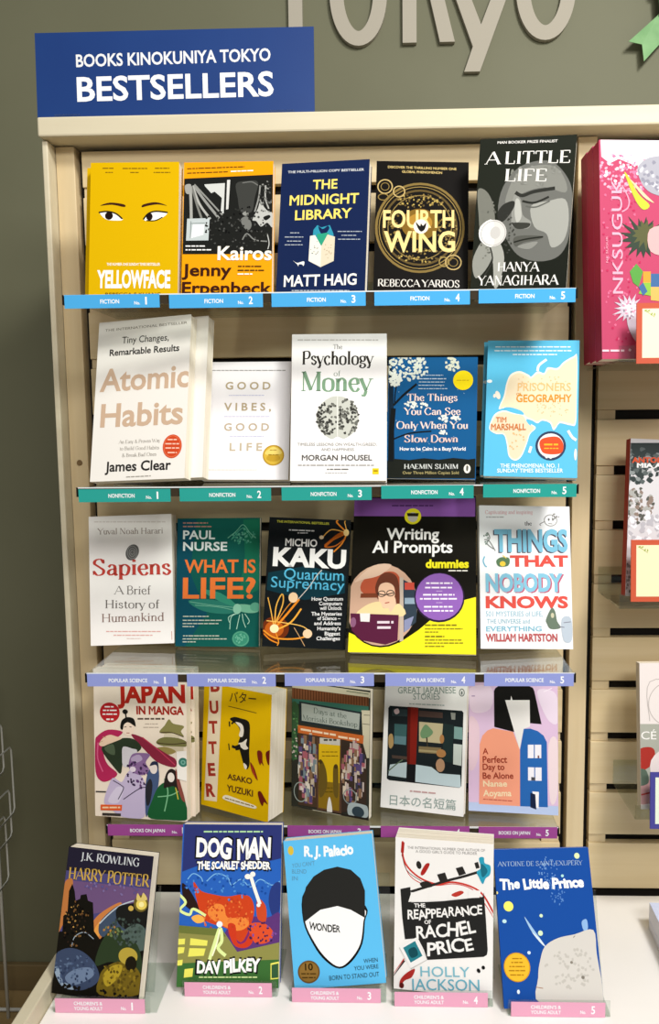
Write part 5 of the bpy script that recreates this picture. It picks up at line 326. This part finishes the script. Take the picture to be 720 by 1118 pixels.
STANDS = [('HP', (-0.4803, -0.3516, -0.308, 0), 0.1319, 0.024, (-0.4281, -0.2974, 0.6166, 0.1041, 0.2648, 0.0449), 'pink label strip numbered 1 on the stand of the dusk-sky paperback with black towers', '1', 'clear acrylic stand holding the dusk-sky paperback with black towers'), ('DG', (-0.3042, -0.1761, -0.272, 0), 0.1505, 0.022, (-0.2424, -0.2673, 0.6142, -0.0075, 0.2931, 0.0047), 'pink label strip numbered 2 on the stand of the blue comic hardcover', '2', 'clear acrylic stand holding the blue comic hardcover'), ('WO', (-0.1457, -0.0176, -0.281, 0), 0.1342, 0.024, (-0.0765, -0.2714, 0.6212, 0.0464, 0.2745, -0.1113), 'pink label strip numbered 3 on the stand of the sky blue paperback with blank head', '3', 'clear acrylic stand holding the sky blue paperback with blank head'), ('RP', (0.0021, 0.135, -0.287, 0), 0.1426, 0.042, (0.0717, -0.2738, 0.6137, 0.1329, 0.1478, -0.0005), 'pink label strip numbered 4 on the stand of the thick white clapperboard paperback', '4', 'clear acrylic stand holding the thick white clapperboard paperback'), ('LP', (0.1655, 0.2965, -0.304, 0), 0.1397, 0.012, (0.2265, -0.3011, 0.6146, 0.0141, 0.4173, -0.0347), 'pink label strip numbered 5 on the stand of the royal blue paperback with grey planet', '5', 'clear acrylic stand holding the royal blue paperback with grey planet')]
COPIES = {'YF': [(-0.014, 0, 'yellow paperback copy half hidden behind the book with drawn eyes')], 'AL': [(-0.003, 0, 'second black and white portrait paperback, right behind the front copy'), (-0.006, 0, 'rearmost of the three black and white portrait paperbacks')], 'AH': [(0.018, 0, 'second tall white paperback jutting out right behind the tan-lettered one')], 'PG': [(-0.006, 0, 'shaded pale blue paperback copy behind the map-covered one')], 'JM': [(0.006, 0, 'second cream comic paperback behind the samurai cover')], 'PK': [(0, 0, 'pink book copy directly behind the front pink book'), (0, 0, 'rearmost of the three pink books')]}
COPYART = {'AH': 0}
CARDS = [(0.3491, 0.4991, -0.195, 1.5139, 1.5988, 'c05a44', 'ece4c4', 'cream card with red border standing before the large pink book', True), (0.3682, 0.5182, -0.135, 1.1582, 1.2532, 'c45a40', 'ece4bc', 'cream card with orange-red border before the grey weathered book', True), (0.4076, 0.5276, -0.135, 0.793, 0.8834, '4a4890', 'e2ecd6', 'pale green card with blue border before the cream-topped paperback', False)]
TRAYS = [(0.325, 0.56, -0.19, 1.5195, 'clear acrylic tray carrying the large pink books'), (0.352, 0.56, -0.13, 1.1495, 'clear acrylic tray under the grey weathered book'), (0.385, 0.56, -0.13, 0.8095, 'clear acrylic tray under the cream-topped paperback')]
# ---------------------------------------------------------------- the room
tag(boxobj('wall_back', (-2.2, 2.6, .55, .65, 0, 3.2), WALLM, None, 0), 0, 0, kind='structure')
tag(boxobj('floor', (-2.2, 2.6, -2.6, .55, -.05, 0), FLOORM, None, 0), 0, 0, kind='structure')
tag(boxobj('baseboard_back', (-2.2, 2.6, .535, .55, 0, .07), noisy('brown_baseboard', '6a5a3c', '766544', (2, 20, 20), .5), None, .002), 0, 0, kind='structure')
# ---------------------------------------------------------------- slatted display bays
BOARDS = [(1.8237, 1.8805)]+[(1.8072-.0926*i-.0765, 1.8072-.0926*i) for i in range(13)]
BOARDS[-1] = (.612, BOARDS[-1][1])
def bay(label, x0, x1, post_l, post_r=None, side=None):
    u = empty('slatwall_unit', ((x0+x1)/2, .05, 0)); tag(u, label, 'display unit'); ox, oy = (x0+x1)/2, .05
    def part(n, d, m, bv=.0012):
        return boxobj(n, (d[0]-ox, d[1]-ox, d[2]-oy, d[3]-oy, d[4], d[5]), m, u, bv)
    part('back_panel', (x0-.004, x1+.004, .02, .035, .05, 1.886), DARK, 0)
    for a, b in BOARDS: part('board', (x0+.0055, x1-.004, 0, .016, a, b), WOOD)
    for (a, b), (c, d) in zip(BOARDS[1:], BOARDS):
        for xa, xb in ((x0+.007, x0+.036), (x1-.036, x1-.006)): part('spacer', (xa, xb, .004, .02, b+.0005, c-.0005), WOODV, 0)
    part('post', post_l+(-.006, .06, .02, 1.8865), WOODV)
    if post_r: part('post', post_r+(-.006, .06, .02, 1.8865), WOODV)
    if side: part('side_panel', side+(-.035, .3, .0, 1.887), CREAM, .002)
    return u
bay('left slatted wood display bay filled with the five bestseller rows', -.508, .300, (-.5425, -.512), None, (-.5525, -.5432))
bay('right slatted wood display bay cut off by the picture edge', .340, 1.15, (.305, .335), (1.155, 1.185))
for o_ in [o for o in bpy.data.objects if o.name == 'slatwall_unit']:
    bm = bmesh.new(); bmesh.ops.create_cone(bm, segments=16, radius1=.005, radius2=.0045, depth=.0016, cap_ends=True, matrix=Matrix.Translation((-.5265+.104, -.0568, 1.372)) @ Matrix.Rotation(math.pi/2, 4, 'X')); obj('screw_cap', bm, paint('7a6446', .5), o_, 0)
tag(boxobj('top_ledge', (-.553, 1.2, -.048, .3, 1.8885, 1.9185), CREAM, None, .003), 'long cream ledge board capping both slatted bays', 'ledge')
tb = empty('display_table', (.3, -.2, 0)); tag(tb, 'low white display table in front of the slatted bays', 'table')
boxobj('tabletop', (-.795, .9, -.28, .192, .574, .604), WHITE, tb, .002)
boxobj('edge_trim', (-.815, -.796, -.28, .16, .02, .634), CREAM, tb, .002)
boxobj('front_panel', (-.79, .9, -.25, -.23, .03, .5735), WHITE, tb, .001)
boxobj('plinth', (-.78, .88, -.22, .15, 0, .029), DARK, tb, 0)
# ---------------------------------------------------------------- wall lettering, ribbon rosette, sign board
def wall_letter(polys, label):
    bm = bmesh.new()
    for q in polys:
        f = bm.faces.new([bm.verts.new((x, 0, z)) for x, z in q]); r = bmesh.ops.extrude_face_region(bm, geom=[f])
        bmesh.ops.translate(bm, vec=(0, .013, 0), verts=[v for v in r['geom'] if isinstance(v, bmesh.types.BMVert)])
    bmesh.ops.remove_doubles(bm, verts=bm.verts[:], dist=1e-6); bmesh.ops.recalc_face_normals(bm, faces=bm.faces[:])
    o = obj('wall_letter', bm, paint('a8a294', .6, 'pale_letter_plastic'), None, -1); o.location = (0, .5365, 0)
    tag(o, label, 'sign letter', 'raised letters of the wall sign')
bar = lambda a, b, w: ribbon([a, b], w)
def ring(cx, cz, rx, rz, w): return ribbon([(cx+(rx-w/2)*math.cos(i*math.pi/24), cz+(rz-w/2)*math.sin(i*math.pi/24)) for i in range(49)], w)
wall_letter([[(-.22, 2.27), (-.189, 2.27), (-.189, 2.5), (-.125, 2.5), (-.125, 2.53), (-.285, 2.53), (-.285, 2.5), (-.22, 2.5)]], 'pale raised letter T on the wall, its stem ending above the blue sign')
wall_letter(ring(-.064, 2.385, .064, .112, .031), 'pale raised letter O on the wall, the first round letter beside the T')
wall_letter([[(.034, 2.277), (.065, 2.277), (.065, 2.372), (.087, 2.402), (.117, 2.277), (.150, 2.277), (.110, 2.432), (.150, 2.53), (.116, 2.53), (.065, 2.432), (.065, 2.53), (.034, 2.53)]], 'pale raised letter K on the wall with its leg spread')
wall_letter([[(.171, 2.213), (.206, 2.213), (.288, 2.43), (.255, 2.43), (.208, 2.312), (.160, 2.43), (.128, 2.43), (.190, 2.266)]], 'pale raised letter Y on the wall with a slanting tail hanging lowest')
wall_letter(ring(.350, 2.388, .066, .112, .031), 'pale raised letter O on the wall, nearest the green ribbon')
rb = empty('rosette', (.60, .545, 2.36)); tag(rb, 'green paper ribbon rosette on the wall at the top right corner', 'decoration')
RIB = noisy('green_ribbon', '6f9c68', '80ac76', (30, 30, 30), .6)
def ribbon_tail(pts, y):
    bm = bmesh.new(); f = bm.faces.new([bm.verts.new((x, y+.02*dz, z)) for x, z, dz in pts])
    r = bmesh.ops.extrude_face_region(bm, geom=[f]); bmesh.ops.translate(bm, vec=(0, .0012, 0), verts=[v for v in r['geom'] if isinstance(v, bmesh.types.BMVert)])
    obj('ribbon_tail', bm, RIB, rb)
ribbon_tail([(-.072, -.099, -.3), (-.041, -.103, 0), (-.037, -.140, -.2), (.004, -.096, .1), (.09, -.01, .2), (.05, .03, .2), (-.01, -.045, 0)], -.02)
ribbon_tail([(-.018, .06, 0), (-.006, -.044, 0), (.04, -.04, 0), (.05, .06, 0)], -.028)
ribbon_tail([(.02, .02, 0), (.11, -.08, 0), (.14, -.13, 0), (.15, -.09, 0), (.18, -.08, 0), (.07, .04, 0)], -.024)
bm = bmesh.new()
for k in range(20):
    a0, a1 = 2*math.pi*k/20, 2*math.pi*(k+1)/20; am = (a0+a1)/2; c0 = (.045, -.04, .07)
    vs = [bm.verts.new((.045+r*math.cos(a), y, .07+r*math.sin(a))) for r, a, y in ((.03, a0, -.034), (.03, a1, -.034), (.085, a1, -.026), (.088, am, -.036), (.085, a0, -.026))]
    bm.faces.new(vs)
obj('rosette_pleats', bm, RIB, rb)
bm = bmesh.new(); bmesh.ops.create_cone(bm, segments=32, radius1=.034, radius2=.034, depth=.006, cap_ends=True, matrix=Matrix.Translation((.045, -.038, .07)) @ Matrix.Rotation(math.pi/2, 4, 'X')); obj('rosette_button', bm, paint('d8dcc0', .6), rb, .001)
sg = empty('bestseller_sign', (-.337, -.03, 1.919), None); sg.rotation_euler = (math.radians(-2), 0, 0); tag(sg, 'blue sign board with white capitals standing on the cream ledge', 'sign')
bm = bmesh.new(); mats = [noisy('blue_sign_card', '123470', '153976', (6, 6, 6), .4)]
box(bm, -.222, .2215, 0, .004, 0, .1345); bmesh.ops.recalc_face_normals(bm, faces=bm.faces[:])
ink = Ink(bm, .4435, .1345, mats, -.222)
ink.draw(('T', 'e2e4e4', 'BOOKS KINOKUNIYA TOKYO', 65, 81.5, 375, 84.5, 19, 'b')); ink.draw(('T', 'eceeee', 'BESTSELLERS', 65, 29, 379, 31.5, 37, 'b'))
obj('sign_panel', bm, mats, sg, -1)
boxobj('foot', (-.19, -.15, -.012, .04, 0, .004), CLEAR, sg, 0); boxobj('foot', (.15, .19, -.012, .04, 0, .004), CLEAR, sg, 0)
# ---------------------------------------------------------------- acrylic shelves with their label strips
def shelf_label(x0, x1, y, z, h, colour, text, num, label, tilt=0):
    bm = bmesh.new(); mats = [paint(colour, .35)]; W = x1-x0
    box(bm, 0, W, 0, .0008, 0, h); bmesh.ops.recalc_face_normals(bm, faces=bm.faces[:])
    ink = Ink(bm, W, h, mats); Wm, H = W*1000, h*1000
    if isinstance(text, tuple):
        ink.draw(('T', 'eef2f4', text[0], Wm*.21, H*.56, Wm*.53, H*.56, H*.24, 'b')); ink.draw(('T', 'eef2f4', text[1], Wm*.21, H*.2, Wm*.53, H*.2, H*.24, 'b'))
    else: ink.draw(('T', 'eef2f4', text, Wm*(.5-.0175*len(text)), H*.34, Wm*(.5-.0175*len(text))+Wm*.0285*len(text), H*.34, H*.3, 'b'))
    ink.draw(('T', 'f4f6f8', 'No.', Wm*.735, H*.24, Wm*.795, H*.24, H*.24, 'b')); ink.draw(('T', 'f4f6f8', num, Wm*.85, H*.24, Wm*(.868 if num == '1' else .892), H*.24, H*.55, 'b'))
    o = obj('shelf_label', bm, mats, None, -1); o.location = (x0, y, z); o.rotation_euler = (0, tilt, 0)
    tag(o, label, 'label strip', 'label strips along the shelf edges'); return o
for nm, yf, zs, colour, text, strips, which in SHELVES:
    xa, xb = strips[0][0]-.002, strips[-1][1]+.002
    sh = empty('acrylic_shelf', ((xa+xb)/2, -.1, zs)); tag(sh, 'clear acrylic shelf with %s label strips along its front edge' % nm, 'shelf', 'clear shelves of the left bay')
    ox = (xa+xb)/2; hw = (xb-xa)/2
    boxobj('shelf_plate', (-hw, hw, yf+.1+.002, .0995, -.003, 0), CLEAR, sh, 0)
    boxobj('back_upstand', (-hw, hw, .0945, .0972, 0, .05), CLEAR, sh, 0)
    boxobj('label_rail', (-hw, hw, yf+.1-.0002, yf+.1+.0018, -.0125, -.0005), RAIL, sh, 0)
    boxobj('edge_light_strip', (-hw, hw, yf+.1-.0012, yf+.1+.0018, -.0004, .0012), paint('d8dcdc', .3, 'painted_edge_light'), sh, 0)  # added pale strip: paints the bright line of light along the polished plate edge
    for s in (-1, 1): boxobj('end_cap', (s*hw-.0012, s*hw+.0012, yf+.1-.002, yf+.1+.004, -.0125, .001), paint('1c1a18', .4), sh, 0)
    for i, (x0, x1, dz) in enumerate(strips):
        shelf_label(x0, x1, yf-.0022, zs-.0185+dz, .0185, colour, text, str(i+1), which[i])
# ---------------------------------------------------------------- books
for nm, label, W, H, t, (bx, by, bz, yaw, lean, roll), base, spine, art in BOOKS:
    m = book_matrix(bx, by, bz, yaw, lean, roll)
    make_book('book', label, m, W, H, t, base, spine, art, 'books on display')
    for k, (dx, dz, lab) in enumerate(COPIES.get(nm, [])):
        mm = m.copy(); off = m.to_3x3() @ Vector((dx, (t+.0012)*(k+1), 0)); mm.translation = m.translation+off
        low = min((mm @ Vector((s*W/2, y, 0))).z for s in (-1, 1) for y in (0, t)); low0 = min((m @ Vector((s*W/2, y, 0))).z for s in (-1, 1) for y in (0, t))
        mm.translation += (m.to_3x3() @ Vector((0, 0, 1)))*(low0-low)/math.cos(lean)
        make_book('book', lab, mm, W, H, t, base, spine, [q for q in art if q[0] not in '<>'][:COPYART.get(nm, 40)], 'books on display')
# ---------------------------------------------------------------- row five: acrylic easels on the table
for nm, (x0, x1, y, tilt), W, t, (bx, by, bz, yaw, lean, roll), lab, num, stand_label in STANDS:
    e = empty('acrylic_book_stand', ((x0+x1)/2, y, .604)); tag(e, stand_label, 'book stand', 'clear book stands on the table')
    hw = (x1-x0)/2+.004; ox = (x0+x1)/2
    boxobj('base_plate', (-hw, hw+(.012 if nm == 'HP' else .004), .001, .105, .0002, .0025), CLEAR, e, 0)
    boxobj('front_lip', (-hw, hw+.003, -.0005, .001, .0002, .0245), CLEAR, e, 0)
    m = book_matrix(bx, by, bz, yaw, lean, 0); bm = bmesh.new()
    box(bm, -W/2+.004, W/2+(.012 if nm == 'HP' else .003), t+.004, t+.006, .004, .15)
    for v in bm.verts: v.co = (m @ v.co)-Vector((ox, y, .604)); v.co.z = max(v.co.z, .003)
    obj('back_plate', bm, CLEAR, e, -1)
    shelf_label(x0, x1, y-.0015, .6045, .0215, 'e2a4be', ('CHILDREN’S &', 'YOUNG ADULT'), num, lab, tilt)
# ---------------------------------------------------------------- right bay extras
def sign_card(x0, x1, y, z0, z1, border, fill, label, sprig=True):
    bm = bmesh.new(); W, H = x1-x0, z1-z0; mats = [paint(border, .35)]
    box(bm, 0, W, 0, .002, 0, H); bmesh.ops.recalc_face_normals(bm, faces=bm.faces[:]); ink = Ink(bm, W, H, mats); b = 8; Wm, Hm = W*1000, H*1000
    ink.draw(('P', fill, [(b, b), (Wm-b, b), (Wm-b, Hm-b), (b, Hm-b)]))
    if sprig:
        ink.draw(('L', '8a9a4a', .8, [(b+3, Hm-b-3), (b+9, Hm-b-6), (b+17, Hm-b-12)]))
        for k in range(4): ink.draw(('E', '9aaa58', b+5+k*4, Hm-b-2.5-k*2.6+(k % 2)*2, 2.2, 1.0, .5*k))
    o = obj('sign_card', bm, mats, None, -1); o.location = (x0, y, z0); o.rotation_euler = (math.radians(-4), 0, 0)
    tag(o, label, 'sign card', 'bordered cards of the right bay'); return o
def tray(x0, x1, y, z, label):
    e = empty('acrylic_tray', ((x0+x1)/2, -.08, z)); tag(e, label, 'acrylic tray', 'clear trays of the right bay'); hw = (x1-x0)/2
    boxobj('tray_plate', (-hw, hw, y+.08, .078, -.003, 0), CLEAR, e, 0); boxobj('tray_lip', (-hw, hw, y+.0785, y+.08, -.003, .02), CLEAR, e, 0); boxobj('tray_hook', (-hw, hw, .0755, .0782, .0003, .04), CLEAR, e, 0)
for a in TRAYS: tray(*a)
for a in CARDS: sign_card(*a)
# stack on the table at the right edge
zz = .6043
for k, (c, t, lab) in enumerate((('c4cce6', .016, 'pale lavender book lying on the table, lower of the right edge pair'), ('ccd4ee', .028, 'pale lavender book lying on top of the right edge pair'))):
    m = Matrix.Translation((.512, -.44, zz+t)) @ Matrix.Rotation(math.radians(-2), 4, 'Z') @ Matrix.Rotation(math.radians(-90), 4, 'X')
    make_book('book', lab, m, .205, .335, t, c, 'e4e4ec', [('L', 'e0e4f4', .8, [(8, 8), (8, 320)]), ('L', 'aab2d8', .6, [(14, 40), (14, 300)])], 'books lying on the table'); zz += t+.0006
# white wire rack at the left edge
wr = empty('wire_rack', (-1.03, .4, 0)); tag(wr, 'white wire magazine rack against the olive wall at the left edge', 'rack')
def wire(name, pts, r=.0022, closed=False):
    bm = bmesh.new(); tube(bm, pts, r, 6, closed); obj(name, bm, STEEL, wr, -1, True)
for x in (-.2, .09): wire('upright', [(x, .04, 0), (x, .04, .87)], .004)
for z0, z1, dx in ((.72, .86, 0), (.63, .745, .012), (.53, .69, .032), (.47, .585, .022), (.36, .52, .008)):
    ya, yb = -.06, .03
    x1 = .105+dx
    wire('pocket_side', [(x1, yb, z0), (x1, ya, z0-.005), (x1+.004, ya-.005, z0+.01), (x1+.004, ya-.005, z1-.01), (x1, ya, z1), (x1, yb, z1), (x1, yb+.006, z1-.01), (x1, yb+.006, z0+.01)], closed=True)
    wire('pocket_side', [(-.215, yb, z0), (-.215, ya, z0-.005), (-.215, ya, z1), (-.215, yb, z1)], closed=True)
    for f in (0, .5, 1): wire('pocket_rail', [(-.215, ya-.004, z0+(z1-z0)*f), (x1+.003, ya-.004, z0+(z1-z0)*f)])
wire('foot_bar', [(-.24, -.1, .006), (-.24, .06, .006), (.13, .06, .006), (.13, -.1, .006)], .005)
